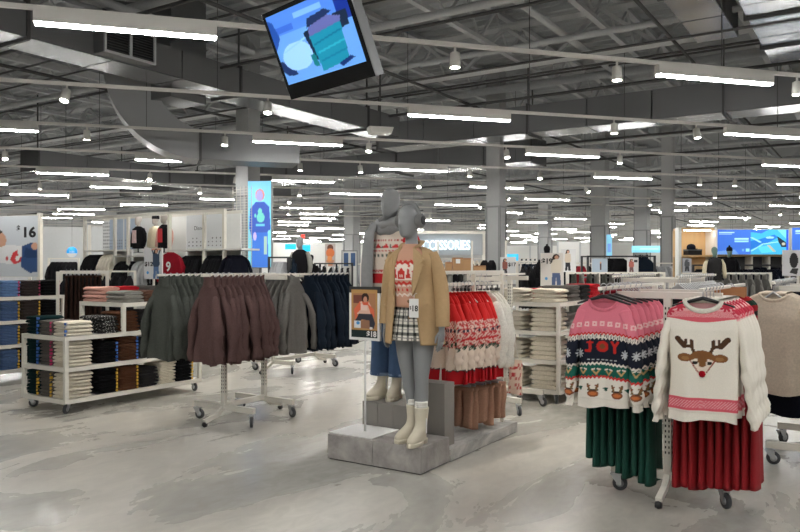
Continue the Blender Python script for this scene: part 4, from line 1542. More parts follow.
for i in range(11):
    q = PA.lerp(PB, 0.0 + i * 0.058)
    p = uv(N0, q.x, q.y)
    place('knit_dress', isle_parts[i % 2], (p.x, p.y, 1.3), FACE + DIRA + random.uniform(-0.16, 0.16),
          'red and cream fair isle dress nearest the camel coat' if i == 0 else 'red and cream fair isle dress in the row beside the camel coat', 'dress', 'fair isle dresses on the plinth')
    hanger((p.x, p.y, 1.392), FACE + DIRA, 'white hanger holding a fair isle dress', ARM_W, 'hangers of the fair isle dresses')
for i in range(3):
    q = PA.lerp(PB, 0.66 + i * 0.06)
    p = uv(N0, q.x, q.y)
    place('knit_dress', K_IVORY[i], (p.x, p.y, 1.3), FACE + DIRA, 'plain ivory knit at the back end of the dress row' if i else 'plain ivory knit next to the last fair isle dress', 'dress', 'ivory knits on the plinth')
    hanger((p.x, p.y, 1.392), FACE + DIRA, 'white hanger holding an ivory knit', ARM_W, 'hangers of the ivory knits')
for i in range(7):
    q = PA.lerp(PB, 0.34 + i * 0.085)
    p = uv(N0, q.x, q.y)
    place('tan_trousers', K_TANT[i % 3], (p.x, p.y, 0.485), FACE + DIRA + random.uniform(-0.5, 0.5), 'rose tan trousers hanging below the fair isle dresses', 'trousers', 'rose tan trousers on the plinth').scale = (random.uniform(0.7, 1.0), 1.2, random.uniform(0.72, 1.02))


def tile_col(x, d):
    k = np.floor(d / 0.03)
    out = np.empty(x.shape + (3,))
    out[...] = S(224, 200, 184)
    out[(((x * 40 + k * 0.5) % 1) < 0.4) & (k % 3 != 0)] = S(186, 60, 66)
    return out


p = uv(N0, 1.72, 0.02)
place('patterned_leg_warmer', [('legs', knit_body('leg_body', KNITP, seed=77, colfn=tile_col, na=24, nz=40, sh=0.07, hem=0.075, neck=0.06, L=0.32, th=0.03)),
                               ('hanging_loop', MB().tube([(-0.03, 0, 0), (0, 0, 0.16), (0.03, 0, 0)], 0.004, 6).build('hanging_loop', WHITE, None, mesh_only=True))],
      (p.x, p.y, 0.66), FACE, 'small red and cream patterned knit at the plinth end', 'clothing')

# black and white checked garments behind the dresses
K_CHECK = None


def check_col(x, d):
    a = ((x * 22) % 1) < 0.45
    b = ((d * 18) % 1) < 0.45
    out = np.empty(x.shape + (3,))
    out[...] = S(216, 214, 208)
    out[a | b] = S(90, 90, 90)
    out[a & b] = S(24, 24, 26)
    return out


CHK = [[('body', knit_body('check_body', KNITP, seed=51, colfn=check_col, na=60, nz=60, sh=0.2, hem=0.22, neck=0.1, L=0.6, th=0.03)),
        ('collar', crew_collar('check_collar', BLACKK, 0.1, drop=0.02))]]
R6 = Vector((0.9, 7.75, 0))
rack(R6, 'white wheeled rack with black and white checked garments behind the dresses', sep=0.6, rails=[(0, 1.45, -0.4, 1.0)], rail_z=1.44, cross=(0.2, -0.2))
hang_u(R6, 0.0, 1.45, arange(-0.38, 0.1, 0.12), CHK, 'black and white checked garment behind the fair isle dresses', 'checked garments', drop=0.09, name='checked_garment', cat='clothing', arms=ARM_W, hl='white', rack_word='checked garment rack')

# ---- framed picture stand on the plinth
ps = uv(N0, 0.225, 0.66)
t = thing('sign_stand', 'white stand with a framed fashion picture and price on the plinth', 'sign', (ps.x, ps.y, 0.1985), ANG)
MB().box(-0.19, 0.19, -0.2, 0.22, 0, 0.006).build('base_plate', CARD, t, bevel=0.001)
MB().tube([(0, 0, 0.006), (0, 0, 0.75)], 0.009, 10).build('pole', CARD, t, True)
fr = thing('frame_holder', None, None)
fr.parent = t
fr.rotation_euler = (0, 0, -PI / 2)
fr.location = (0, 0, 0)
FX, FZ, FW, FH = -0.15, 0.735, 0.30, 0.43
b = MB()
b.box(FX, FX + 0.022, -0.012, 0.012, FZ, FZ + FH - 0.05).box(FX + FW - 0.022, FX + FW, -0.012, 0.012, FZ, FZ + FH - 0.05).box(FX + 0.022, FX + FW - 0.022, -0.012, 0.012, FZ, FZ + 0.022)
b.build('frame', CARD, fr)
MB().box(FX, FX + FW, -0.0125, 0.0125, FZ + FH - 0.05, FZ + FH).build('frame_top', CHARC, fr)
WOOD = S(190, 148, 92)
sh = [('rect', 0, 0, 1, 0.16, S(28, 44, 44)), ('rect', 0.0, 0.16, 1, 0.94, WOOD), ('rect', 0.06, 0.19, 0.94, 0.92, S(176, 128, 92)), ('rect', 0.08, 0.72, 0.5, 0.88, S(120, 70, 60)),
      ('poly', [(0.2, 0.25), (0.42, 0.2), (0.86, 0.2), (0.9, 0.3), (0.6, 0.42)], S(150, 110, 86)),
      ('poly', [(0.12, 0.6), (0.38, 0.76), (0.66, 0.76), (0.84, 0.58), (0.78, 0.5), (0.5, 0.5), (0.2, 0.48)], S(226, 186, 168)), ('poly', [(0.1, 0.58), (0.34, 0.76), (0.4, 0.6), (0.22, 0.5), (0.3, 0.38), (0.16, 0.36)], S(222, 110, 78)),
      ('poly', [(0.62, 0.72), (0.86, 0.6), (0.9, 0.44), (0.78, 0.44)], S(222, 110, 78)), ('rect', 0.36, 0.57, 0.62, 0.7, S(236, 206, 196)),
      ('ell', 0.54, 0.83, 0.14, 0.1, S(46, 28, 26)), ('ell', 0.54, 0.79, 0.075, 0.07, S(206, 150, 126)), ('poly', [(0.4, 0.76), (0.46, 0.68), (0.64, 0.68), (0.68, 0.76), (0.54, 0.73)], S(220, 100, 74)),
      ('poly', [(0.14, 0.34), (0.3, 0.5), (0.8, 0.5), (0.92, 0.3), (0.86, 0.2), (0.72, 0.2), (0.7, 0.36), (0.4, 0.38), (0.3, 0.3)], S(52, 54, 64)),
      ('rect', 0.1, 0.2, 0.36, 0.34, S(220, 226, 232)), ('ell', 0.26, 0.3, 0.07, 0.035, S(70, 150, 214)), ('ell', 0.76, 0.2, 0.06, 0.03, S(230, 226, 220))]
picture('fashion_print', FW - 0.044, FH - 0.045, sh, WOOD, PRINT, fr, (FX + 0.022, -0.013, FZ + 0.022), 70, 100)
text('price', '$18', 0.062, INKW, fr, (FX + FW - 0.03, -0.0145, FZ + 0.032), align='RIGHT', bold=0.002, extrude=0.0004)


# ================================================================ mannequins
def rings_interp(rings, m):
    r = np.array(rings, float)
    t = np.linspace(0, 1, len(r))
    tt = np.linspace(0, 1, m)
    out = np.empty((m, r.shape[1]))
    for c in range(r.shape[1]):
        # smooth (Catmull-Rom) interpolation
        y = r[:, c]
        for i, q in enumerate(tt):
            s = q * (len(r) - 1)
            k = min(int(s), len(r) - 2)
            f = s - k
            p0, p1, p2, p3 = y[max(k - 1, 0)], y[k], y[k + 1], y[min(k + 2, len(r) - 1)]
            out[i, c] = 0.5 * ((2 * p1) + (-p0 + p2) * f + (2 * p0 - 5 * p1 + 4 * p2 - p3) * f * f + (-p0 + 3 * p1 - 3 * p2 + p3) * f ** 3)
    return out


def zloft(mb, rings, n=28, m=24, cap=True, pw=1.0, gap=None, colfn=None, wob=0.0, seed=0):
    """stack of horizontal ellipses (z, cx, cy, rx, ry); gap(z) leaves the front open by that half angle"""
    R = rings_interp(rings, m)
    r = np.random.default_rng(seed)
    ph = r.uniform(0, 6, 3)
    vs = []
    for (z, cx, cy, rx, ry) in R:
        if gap is None:
            a = np.linspace(0, 2 * PI, n, endpoint=False)
        else:
            g = gap(z)
            a = np.linspace(-PI / 2 + g + 0.14, 1.5 * PI - g + 0.14, n)
        c, s = np.cos(a), np.sin(a)
        w = 1 + wob * (np.sin(a * 5 + ph[0] + z * 4) + 0.6 * np.sin(a * 9 + ph[1]))
        x = cx + rx * w * np.sign(c) * np.abs(c) ** pw
        y = cy + ry * w * np.sign(s) * np.abs(s) ** pw
        vs += [(x[i], y[i], z) for i in range(n)]
    o = len(mb.v)
    close = gap is None
    fs = [(j * n + i, j * n + (i + 1) % n, (j + 1) * n + (i + 1) % n, (j + 1) * n + i) for j in range(m - 1) for i in range(n if close else n - 1)]
    if cap and close:
        fs += [tuple(range(n - 1, -1, -1)), tuple(range((m - 1) * n, m * n))]
    if colfn is not None:
        arr = np.array(vs)
        mb.add(vs, fs, colfn(arr[:, 0], arr[:, 2], arr[:, 1]))
    else:
        mb.add(vs, fs)
    return mb


MANN = mat('grey_mannequin_shell', S(134, 136, 138), 0.45, var=0.04, scale=5)
TIGHT = mat('grey_tights', S(122, 125, 126), 0.8, var=0.06)


def remeshed(mb, voxel=0.009, smooth=5):
    o = mb.build('tmp_body', MANN)
    rm = o.modifiers.new('r', 'REMESH')
    rm.mode = 'VOXEL'
    rm.voxel_size = voxel
    sm = o.modifiers.new('s', 'SMOOTH')
    sm.iterations = smooth
    sm.factor = 0.5
    dg = bpy.context.evaluated_depsgraph_get()
    me = bpy.data.meshes.new_from_object(o.evaluated_get(dg))
    bpy.data.objects.remove(o)
    return me


def hand(mb, wrist, side, lean=0.0):
    """relaxed hand hanging from the wrist: palm, four unequal bent fingers and a thumb on the inner front side"""
    wx, wy, wz = wrist
    zloft(mb, [(wz + 0.03, wx, wy, 0.022, 0.026), (wz - 0.01, wx, wy - 0.002, 0.02, 0.03), (wz - 0.05, wx - side * 0.002, wy - 0.006, 0.016, 0.04), (wz - 0.085, wx - side * 0.006, wy - 0.01, 0.013, 0.04), (wz - 0.095, wx - side * 0.007, wy - 0.011, 0.008, 0.034)], 16, 12)
    for k, (dy, ln) in enumerate(((-0.036, 0.072), (-0.014, 0.082), (0.009, 0.076), (0.03, 0.058))):
        b = Vector((wx - side * 0.006, wy - 0.01 + dy * 0.86, wz - 0.082))
        mb.tube([b, b + Vector((-side * 0.004, -0.002, -ln * 0.45)), b + Vector((-side * 0.014, -0.004, -ln * 0.78)), b + Vector((-side * 0.024, -0.006, -ln))], [0.0085, 0.0085, 0.0075, 0.005], 8)
    b = Vector((wx - side * 0.004, wy - 0.03, wz - 0.022))
    mb.tube([b, b + Vector((-side * 0.012, -0.024, -0.03)), b + Vector((-side * 0.016, -0.03, -0.058)), b + Vector((-side * 0.018, -0.03, -0.075))], [0.011, 0.011, 0.009, 0.006], 8)


HEAD = [(1.548, 0, -0.05, 0.02, 0.02), (1.556, 0, -0.048, 0.034, 0.038), (1.575, 0, -0.036, 0.048, 0.06), (1.605, 0, -0.02, 0.06, 0.082), (1.64, 0, -0.008, 0.069, 0.094), (1.68, 0, 0, 0.0755, 0.1), (1.72, 0, 0.006, 0.077, 0.101),
        (1.755, 0, 0.008, 0.07, 0.092), (1.782, 0, 0.01, 0.052, 0.07), (1.797, 0, 0.01, 0.028, 0.038), (1.802, 0, 0.01, 0.006, 0.008)]


def face_shape(me):
    """nose ridge, brow and eye hollows on the blank head"""
    for v in me.vertices:
        x, y, z = v.co
        if z > 1.54 and y < -0.02:
            nose = math.exp(-(x / 0.011) ** 2) * (math.exp(-((z - 1.648) / 0.012) ** 2) * 0.02 + (0.012 * max(0, 1 - abs(z - 1.668) / 0.032)))
            eye = sum(math.exp(-((x - s * 0.03) / 0.018) ** 2) for s in (-1, 1)) * math.exp(-((z - 1.686) / 0.015) ** 2) * 0.009
            brow = math.exp(-(x / 0.05) ** 2) * math.exp(-((z - 1.708) / 0.01) ** 2) * 0.003
            lip = math.exp(-(x / 0.02) ** 2) * (math.exp(-((z - 1.607) / 0.006) ** 2) + math.exp(-((z - 1.594) / 0.006) ** 2)) * 0.006
            v.co.y -= nose + brow + lip - eye


def body_mesh(legs, arms, head_yaw=0.0, head_shift=(0, 0), legs_mat=None):
    mb = MB()
    hm = MB()
    zloft(hm, HEAD, 40, 34)
    cy, sy = math.cos(head_yaw), math.sin(head_yaw)
    # shape the face before turning the head
    tmp = hm.build('tmp_head', None, None, mesh_only=True)
    face_shape(tmp)
    hv = [(v.co.x * cy - v.co.y * sy + head_shift[0], v.co.x * sy + v.co.y * cy + head_shift[1], v.co.z) for v in tmp.vertices]
    mb.add(hv, [tuple(p.vertices) for p in tmp.polygons])
    bpy.data.meshes.remove(tmp)
    zloft(mb, [(1.6, 0, 0.012, 0.05, 0.055), (1.54, 0, 0.016, 0.047, 0.052), (1.49, 0, 0.018, 0.052, 0.058), (1.45, 0, 0.015, 0.085, 0.07)], 24, 10)
    zloft(mb, [(1.47, 0, 0.015, 0.06, 0.055), (1.44, 0, 0.015, 0.13, 0.075), (1.40, 0, 0.01, 0.175, 0.092), (1.30, 0, -0.005, 0.165, 0.108), (1.22, 0, -0.005, 0.15, 0.105), (1.10, 0, 0.0, 0.125, 0.092), (1.0, 0, 0.005, 0.15, 0.105), (0.9, 0, 0.01, 0.17, 0.115), (0.83, 0, 0.01, 0.16, 0.105)], 32, 26)
    for lg in legs:
        zloft(mb, lg, 22, 30)
    for arm in arms:
        mb.tube(arm[0], arm[1], 14)
    me = remeshed(mb)
    return me


def mannequin(name, label, loc, rz, legs, arms, hands, head_yaw=0.0):
    t = thing(name, label, 'mannequin', loc, rz)
    me = body_mesh(legs, arms, head_yaw)
    me.polygons.foreach_set('use_smooth', [True] * len(me.polygons))
    # join the hands to the same body mesh
    bm = bmesh.new()
    bm.from_mesh(me)
    for w, s in hands:
        hb = MB()
        hand(hb, w, s)
        tmp = hb.build('tmp_hand', None, None, True, mesh_only=True)
        bm.from_mesh(tmp)
        bpy.data.meshes.remove(tmp)
    bm.to_mesh(me)
    bm.free()
    me.materials.clear()
    me.materials.append(MANN)
    mobj('body', me, t)
    return t


def boot(parent, x, y, rz, material, sock=None, h=0.27):
    """chunky ankle boot: origin under the heel, toe towards -Y"""
    b = MB()
    zloft(b, [(0.03, 0, -0.07, 0.043, 0.125), (0.05, 0, -0.072, 0.046, 0.128), (0.075, 0, -0.062, 0.044, 0.113), (0.10, 0, -0.035, 0.043, 0.086), (0.13, 0, -0.01, 0.042, 0.062), (0.17, 0, 0.0, 0.044, 0.054), (0.22, 0, 0.002, 0.05, 0.056), (h, 0, 0.002, 0.055, 0.06)], 26, 26)
    o = b.build('boot', material, parent, True)
    o.location = (x, y, 0)
    o.rotation_euler = (0, 0, rz)
    s = MB()
    zloft(s, [(0.0, 0, -0.1, 0.044, 0.1), (0.012, 0, -0.1, 0.048, 0.104), (0.032, 0, -0.1, 0.047, 0.102)], 24, 5)
    s.build('sole', material, o, True)
    s = MB()
    zloft(s, [(0.0, 0, 0.02, 0.035, 0.04), (0.035, 0, 0.015, 0.042, 0.048)], 18, 4)
    s.build('heel', material, o, True)
    z = MB().box(0.042, 0.046, -0.012, 0.004, 0.08, h - 0.02)
    z.build('zip', CARD, o)
    if sock:
        k = MB()
        for i in range(4):
            k.lathe([(0.046 + 0.002 * (i % 2), 0.0), (0.05, 0.008), (0.046, 0.016)], 20, (0, 0.0, h - 0.012 + i * 0.014))
        k.build('sock', sock, o, True)
    return o


BOOTM = mat('bone_leather', S(206, 198, 178), 0.5, var=0.06, scale=20)
SOCKM = mat('white_rib_sock', S(228, 226, 220), 0.9, var=0.05, bump=0.3)
CAMEL = mat('camel_wool', S(180, 152, 114), rough=0.95, var=0.08, scale=40, bump=0.25, bscale=300, spec=0.2)
CAMELD = mat('camel_lining', S(120, 96, 66), rough=0.9, var=0.06)


def leg(x0, x1, y1, top=0.88):
    return [(top, x0, 0.012, 0.088, 0.098), (0.78, x0 * 1.0, 0.008, 0.084, 0.092), (0.62, x0 * 0.95, 0.0 + y1 * 0.3, 0.068, 0.075), (0.50, (x0 + x1) / 2, -0.004 + y1 * 0.5, 0.055, 0.06), (0.42, (x0 + x1) / 2, 0.0 + y1 * 0.6, 0.05, 0.055), (0.33, x1, 0.012 + y1 * 0.75, 0.053, 0.058), (0.22, x1, 0.008 + y1 * 0.9, 0.042, 0.044), (0.12, x1, 0.0 + y1, 0.034, 0.036), (0.06, x1, -0.01 + y1, 0.034, 0.05)]


# ---- mannequin in the camel coat
M1 = uv(N0, 0.19, 0.135, 0.198)
ARM_R = ([(-0.175, 0.02, 1.41), (-0.215, 0.03, 1.32), (-0.235, 0.035, 1.2), (-0.245, 0.03, 1.1), (-0.25, 0.0, 0.98), (-0.252, -0.02, 0.86)], [0.05, 0.046, 0.042, 0.038, 0.034, 0.024])
ARM_L = ([(0.175, 0.02, 1.41), (0.205, 0.03, 1.32), (0.225, 0.035, 1.2), (0.238, 0.03, 1.1), (0.256, 0.0, 0.98), (0.272, -0.025, 0.86)], [0.05, 0.046, 0.042, 0.038, 0.034, 0.024])
m1 = mannequin('mannequin', 'faceless grey mannequin in a camel coat, plaid skirt and earmuffs', M1, FACE - 0.06,
               [leg(-0.085, -0.055, 0.01), leg(0.085, 0.06, -0.05)], [ARM_R, ARM_L], [((-0.252, -0.02, 0.86), -1), ((0.272, -0.025, 0.86), 1)], head_yaw=-0.12)
boot(m1, -0.055, 0.01, -0.12, BOOTM, SOCKM)
boot(m1, 0.062, -0.05, 0.12, BOOTM, SOCKM)


def pinkknit(x, z, y):
    out = np.empty(x.shape + (3,))
    B = S(200, 154, 130)
    out[...] = B
    RD, W = S(198, 52, 44), S(236, 222, 210)
    zz = zig(x, 0.016, 22)
    out[z < 1.365] = W
    out[(np.abs(z - 1.36 + zz - 0.008) < 0.012)] = RD
    # little houses and trees on the white band
    sh = []
    for cx in (-0.12, 0.0, 0.12):
        sh += [('rect', cx - 0.028, 1.235, cx + 0.028, 1.285, RD), ('poly', [(cx - 0.04, 1.285), (cx + 0.04, 1.285), (cx, 1.318)], RD), ('rect', cx - 0.016, 1.245, cx - 0.004, 1.27, W), ('rect', cx + 0.005, 1.245, cx + 0.017, 1.27, W)]
    for cx in (-0.06, 0.06):
        sh += [('poly', [(cx - 0.02, 1.24), (cx + 0.02, 1.24), (cx, 1.33)], RD), ('ell', cx, 1.335, 0.012, 0.01, S(210, 70, 60))]
    pt = paint(x, z, sh, (-1, -1, -1))
    m = pt[:, 0] >= 0
    out[m] = pt[m]
    out[z < 1.225] = B
    out[(np.abs(z - 1.21 + zz) < 0.01)] = RD
    out[(np.abs(z - 1.19 + zz) < 0.006)] = W
    out[z < 1.175] = S(206, 160, 138)
    out[(np.abs(z - 1.155) < 0.012) & (((x * 26) % 1) < 0.45)] = RD
    out[(np.abs(z - 1.125 + zz) < 0.008)] = W
    out[z < 1.1] = B
    return out


b = MB()
zloft(b, [(1.5, 0, 0.012, 0.066, 0.068), (1.465, 0, 0.012, 0.085, 0.075), (1.43, 0, 0.01, 0.15, 0.092), (1.38, 0, 0.004, 0.186, 0.106), (1.30, 0, -0.01, 0.18, 0.125), (1.2, 0, -0.012, 0.17, 0.128), (1.1, 0, -0.008, 0.168, 0.126), (1.045, 0, -0.006, 0.172, 0.13), (1.02, 0, -0.004, 0.158, 0.118)], 120, 120, cap=False, colfn=pinkknit)
b.build('jumper', KNITP, m1, True)


def plaid(x, z, y):
    a = np.arctan2(y, x) * 0.19
    u_ = a * 16
    v_ = z * 16
    out = np.empty(x.shape + (3,))
    out[...] = S(222, 218, 208)
    p = (u_ % 1)
    q = (v_ % 1)
    A = (p < 0.34)
    Bm = (q < 0.34)
    out[A | Bm] = S(112, 112, 108)
    out[A & Bm] = S(30, 32, 32)
    out[(np.abs(p - 0.7) < 0.05) | (np.abs(q - 0.7) < 0.05)] = S(120, 120, 116)
    return out


b = MB()
zloft(b, [(1.06, 0, 0.0, 0.15, 0.112), (1.02, 0, 0.0, 0.158, 0.116), (0.94, 0, 0.0, 0.18, 0.134), (0.85, 0, 0.0, 0.198, 0.15), (0.775, 0, 0.0, 0.21, 0.162)], 150, 90, cap=False, colfn=plaid, wob=0.008)
b.build('skirt', KNITP, m1, True)
# coat: open front shell, sleeves, lapels, pocket welts, buttons
coat = MB()
zloft(coat, [(1.475, 0, 0.04, 0.09, 0.062), (1.455, 0, 0.03, 0.15, 0.085), (1.425, 0, 0.02, 0.185, 0.105), (1.38, 0, 0.01, 0.2, 0.13), (1.28, 0, 0.005, 0.195, 0.15), (1.15, 0, 0.005, 0.198, 0.156), (1.0, 0, 0.005, 0.218, 0.168), (0.86, 0, 0.005, 0.235, 0.18), (0.745, 0, 0.005, 0.245, 0.188)], 90, 50, cap=False,
      gap=lambda z: 0.44 + 0.34 * max(0, (z - 1.12) / 0.36) ** 1.3 + 0.10 * max(0, (1.05 - z) / 0.3), wob=0.006)
o = coat.build('coat', CAMEL, m1, True)
so = o.modifiers.new('thick', 'SOLIDIFY')
so.thickness = 0.007
so.offset = 0
for s, A in ((-1, ARM_R), (1, ARM_L)):
    pts = [(-s * -0.165, 0.022, 1.425)] + [(p[0] + s * 0.012, p[1], p[2]) for p in A[0][1:5]] + [(A[0][5][0] + s * 0.004, A[0][5][1] + 0.006, 0.885)]
    pts[0] = (s * 0.175, 0.022, 1.425)
    sl = MB().tube(pts, [0.046, 0.055, 0.056, 0.055, 0.052, 0.051], 20, sy=1.05, cap=False)
    q = sl.build('coat_sleeve', CAMEL, o, True)
    q.modifiers.new('sub', 'SUBSURF').levels = 1
    q.modifiers['sub'].render_levels = 2
    cf = MB().tube([(pts[-1][0], pts[-1][1], 0.915), (pts[-1][0] + s * 0.001, pts[-1][1], 0.886)], 0.053, 20, cap=False)
    cf.build('cuff', CAMEL, o, True)
    # lapel: notched cloth lying along the opening
    lap = [(s * 0.055, -0.052, 1.475), (s * 0.118, -0.082, 1.43), (s * 0.165, -0.122, 1.375), (s * 0.145, -0.136, 1.352), (s * 0.158, -0.142, 1.335), (s * 0.105, -0.162, 1.18), (s * 0.068, -0.165, 1.11), (s * 0.06, -0.158, 1.2), (s * 0.068, -0.135, 1.32), (s * 0.064, -0.095, 1.41)]
    lap = [(x + (s * 0.022 + 0.022) * min(1, (1.48 - z) / 0.15), y + 0.004, z) for x, y, z in lap]
    lb = MB().add(lap + [(x, y + 0.012, z) for x, y, z in lap], [tuple(range(10)), tuple(range(19, 9, -1))] + [(i, (i + 1) % 10, (i + 1) % 10 + 10, i + 10) for i in range(10)])
    lb.build('lapel', CAMEL, o)
    MB().bar((s * 0.165, -0.128, 1.02), (s * 0.21, -0.098, 1.05), 0.008, 0.018).build('pocket_welt', CAMEL, o)
cl = MB().tube([(-0.075, -0.045, 1.472), (-0.088, 0.02, 1.5), (-0.06, 0.075, 1.515), (0, 0.09, 1.52), (0.06, 0.075, 1.515), (0.088, 0.02, 1.5), (0.075, -0.045, 1.472)], [0.014, 0.022, 0.024, 0.024, 0.024, 0.022, 0.014], 10, sy=0.5)
cl.build('coat_collar', CAMEL, o, True)
for z in (1.07, 0.95):
    MB().lathe([(0.001, 0), (0.011, 0.001), (0.012, 0.004), (0.001, 0.006)], 12, (0.086, -0.178, z), 'y').build('button', CAMELD, o, True)
# earmuffs
em = MB().tube([(0.088 * math.cos(a), 0.01, 1.69 + 0.122 * math.sin(a)) for a in np.linspace(0.02, PI - 0.02, 22)], 0.012, 10, sy=1.7)
eo = em.build('earmuff_band', mat('grey_plastic_band', S(120, 121, 122), 0.5), m1, True)
for s in (-1, 1):
    cp = MB().lathe([(0.001, 0), (0.046, 0.0), (0.056, 0.012), (0.056, 0.028), (0.046, 0.042), (0.03, 0.046), (0.001, 0.046)], 24, (0, 0, 0), 'x')
    c_ = cp.build('ear_cup', mat('grey_plush', S(124, 124, 124), rough=1.0, bump=0.6, bscale=300), eo, True)
    c_.location = (0.072 if s > 0 else -0.118, 0.012, 1.68)
    MB().lathe([(0.03, 0.046 if s > 0 else -0.001), (0.034, 0.05 if s > 0 else -0.004), (0.022, 0.05 if s > 0 else -0.004)], 20, (0, 0, 0), 'x').build('cup_ring', CHARC, eo, True).location = c_.location

# weight on one leg: the whole figure leans gently to its right
def lean(o, k):
    for c in o.children:
        if c.name.startswith('boot'):
            continue
        c.location.x -= k * c.location.z
        if c.data.users == 1:
            for v in c.data.vertices:
                v.co.x -= k * v.co.z
        lean(c, k)


lean(m1, 0.05)
# price card hanging on the skirt
pc = M1 + U * -0.24 - V * 0.02
t = thing('price_card', 'white price card hanging in front of the plaid skirt', 'price tag', (M1.x - 0.04, M1.y - 0.235, M1.z + 0.955), FACE + 0.12)
t.scale = (0.88, 0.88, 0.95)
MB().box(-0.042, 0.042, -0.002, 0.002, 0, 0.145).build('card', CARD, t)
text('price', '18', 0.062, INK, t, (-0.022, -0.0035, 0.05), extrude=0.0005, bold=0.0015)
text('dollar', '$', 0.036, INK, t, (-0.039, -0.0035, 0.064), extrude=0.0005)
MB().tube([(0, 0, 0.145), (0.0, 0.02, 0.18), (0, 0.06, 0.185)], 0.0015, 5).build('string', CARD, t)

# ---- mannequin in jeans with scarf
M2 = uv(N0, 0.68, 0.72, 0.395)
A2R = ([(-0.175, 0.02, 1.41), (-0.22, 0.03, 1.32), (-0.24, 0.035, 1.2), (-0.25, 0.03, 1.1), (-0.25, -0.01, 0.98), (-0.245, -0.04, 0.86)], [0.05, 0.046, 0.042, 0.038, 0.034, 0.024])
A2L = ([(0.175, 0.02, 1.41), (0.22, 0.03, 1.32), (0.24, 0.035, 1.2), (0.25, 0.03, 1.1), (0.255, -0.01, 0.98), (0.25, -0.04, 0.86)], [0.05, 0.046, 0.042, 0.038, 0.034, 0.024])
m2 = mannequin('mannequin', 'faceless grey mannequin in blue jeans, red patterned jumper and grey scarf', M2, FACE + 0.02,
               [leg(-0.085, -0.062, -0.02), leg(0.085, 0.062, 0.01)], [A2R, A2L], [((-0.245, -0.04, 0.86), -1), ((0.25, -0.04, 0.86), 1)], head_yaw=0.1)
boot(m2, -0.064, -0.02, -0.15, BOOTM)
boot(m2, 0.064, 0.01, 0.15, BOOTM)
DEN = mat('blue_denim', S(66, 92, 128), rough=0.9, var=0.22, scale=12, bump=0.4, bscale=300)
jn = MB()
zloft(jn, [(1.04, 0, 0.005, 0.15, 0.108), (0.98, 0, 0.005, 0.165, 0.118), (0.9, 0, 0.01, 0.182, 0.127), (0.82, 0, 0.01, 0.18, 0.122)], 32, 14)
for s in (-1, 1):
    zloft(jn, [(0.86, s * 0.088, 0.01, 0.097, 0.11), (0.7, s * 0.09, 0.008, 0.092, 0.1), (0.5, s * 0.092, 0.0, 0.085, 0.092), (0.33, s * 0.092, 0.0, 0.09, 0.096), (0.2, s * 0.092, 0.0, 0.096, 0.102)], 26, 22, wob=0.012, seed=s + 2)
jo = jn.build('jeans', DEN, m2, True)
for s in (-1, 1):
    MB().lathe([(0.097, 0.0), (0.101, 0.012), (0.099, 0.028)], 24, (s * 0.092, 0, 0.195)).build('turn_up', mat('pale_denim', S(120, 140, 168), rough=0.9), jo, True)


def creamisle(x, z, y):
    out = np.empty(x.shape + (3,))
    W, RD = S(228, 214, 200), S(196, 36, 44)
    out[...] = W
    out[(z > 1.33) & (np.abs(x) > 0.165)] = RD
    zz = zig(x, 0.012, 30)
    out[(np.abs(z - 1.355) < 0.008) & (((x * 40) % 1) < 0.5)] = S(190, 90, 90)
    sh = []
    for cx in (-0.12, -0.04, 0.04, 0.12):
        sh += [('rect', cx - 0.025, 1.29, cx + 0.025, 1.305, RD), ('ell', cx, 1.31, 0.014, 0.012, S(206, 60, 60)), ('poly', [(cx + 0.032, 1.285), (cx + 0.05, 1.285), (cx + 0.041, 1.325)], S(70, 84, 76))]
    pt = paint(x, z, sh, (-1, -1, -1))
    m = pt[:, 0] >= 0
    out[m] = pt[m]
    out[(np.abs(z - 1.262) < 0.007) & (((x * 34) % 1) < 0.7)] = S(198, 84, 84)
    out[(np.abs(z - 1.225) < 0.011) & (((x * 24) % 1) < 0.45)] = S(90, 100, 90)
    out[(np.abs(z - 1.1 + zz) < 0.008)] = S(196, 80, 80)
    out[(z < 1.075) & (z > 0.985)] = RD
    return out


b = MB()
zloft(b, [(1.5, 0, 0.012, 0.07, 0.07), (1.465, 0, 0.012, 0.09, 0.08), (1.43, 0, 0.01, 0.155, 0.096), (1.38, 0, 0.004, 0.19, 0.112), (1.28, 0, -0.008, 0.188, 0.13), (1.1, 0, -0.006, 0.184, 0.134), (0.96, 0, -0.002, 0.19, 0.138), (0.9, 0, 0, 0.19, 0.138)], 110, 110, cap=False, colfn=creamisle)
jo = b.build('jumper', KNITP, m2, True)
for s, A in ((-1, A2R), (1, A2L)):
    sl = MB().tube(A[0], [0.062, 0.062, 0.058, 0.054, 0.05, 0.046], 18, cap=False)
    arr = np.array(sl.v)
    cc = np.empty((len(sl.v), 3))
    cc[...] = S(228, 214, 200)
    cc[arr[:, 2] > 1.22] = S(196, 36, 44)
    sl.c = [tuple(c) for c in cc]
    sl.build('jumper_sleeve', KNITP, jo, True)
SCF = mat('grey_scarf_wool', S(140, 141, 142), rough=1.0, var=0.12, scale=30, bump=0.5, bscale=260)
lp = [(0.105 * math.cos(a), 0.012 - 0.1 * math.sin(a), 1.475 - 0.035 * math.sin(a)) for a in np.linspace(0, 2 * PI, 28)]
so = MB().tube(lp, [0.042 + 0.006 * math.sin(i * 1.7) for i in range(28)], 14, sy=1.15, cap=False).build('scarf', SCF, m2, True)
lp2 = [(0.112 * math.cos(a), 0.008 - 0.11 * math.sin(a), 1.53 - 0.05 * math.sin(a) + 0.02 * math.cos(a)) for a in np.linspace(0, 2 * PI, 28)]
MB().tube(lp2, [0.035 + 0.005 * math.sin(i * 2.1) for i in range(28)], 14, sy=1.1, cap=False).build('scarf_loop', SCF, so, True)
tail = [(-0.1, -0.085, 1.5), (-0.115, -0.15, 1.42), (-0.12, -0.165, 1.3), (-0.13, -0.165, 1.12), (-0.135, -0.16, 0.95), (-0.14, -0.16, 0.78)]
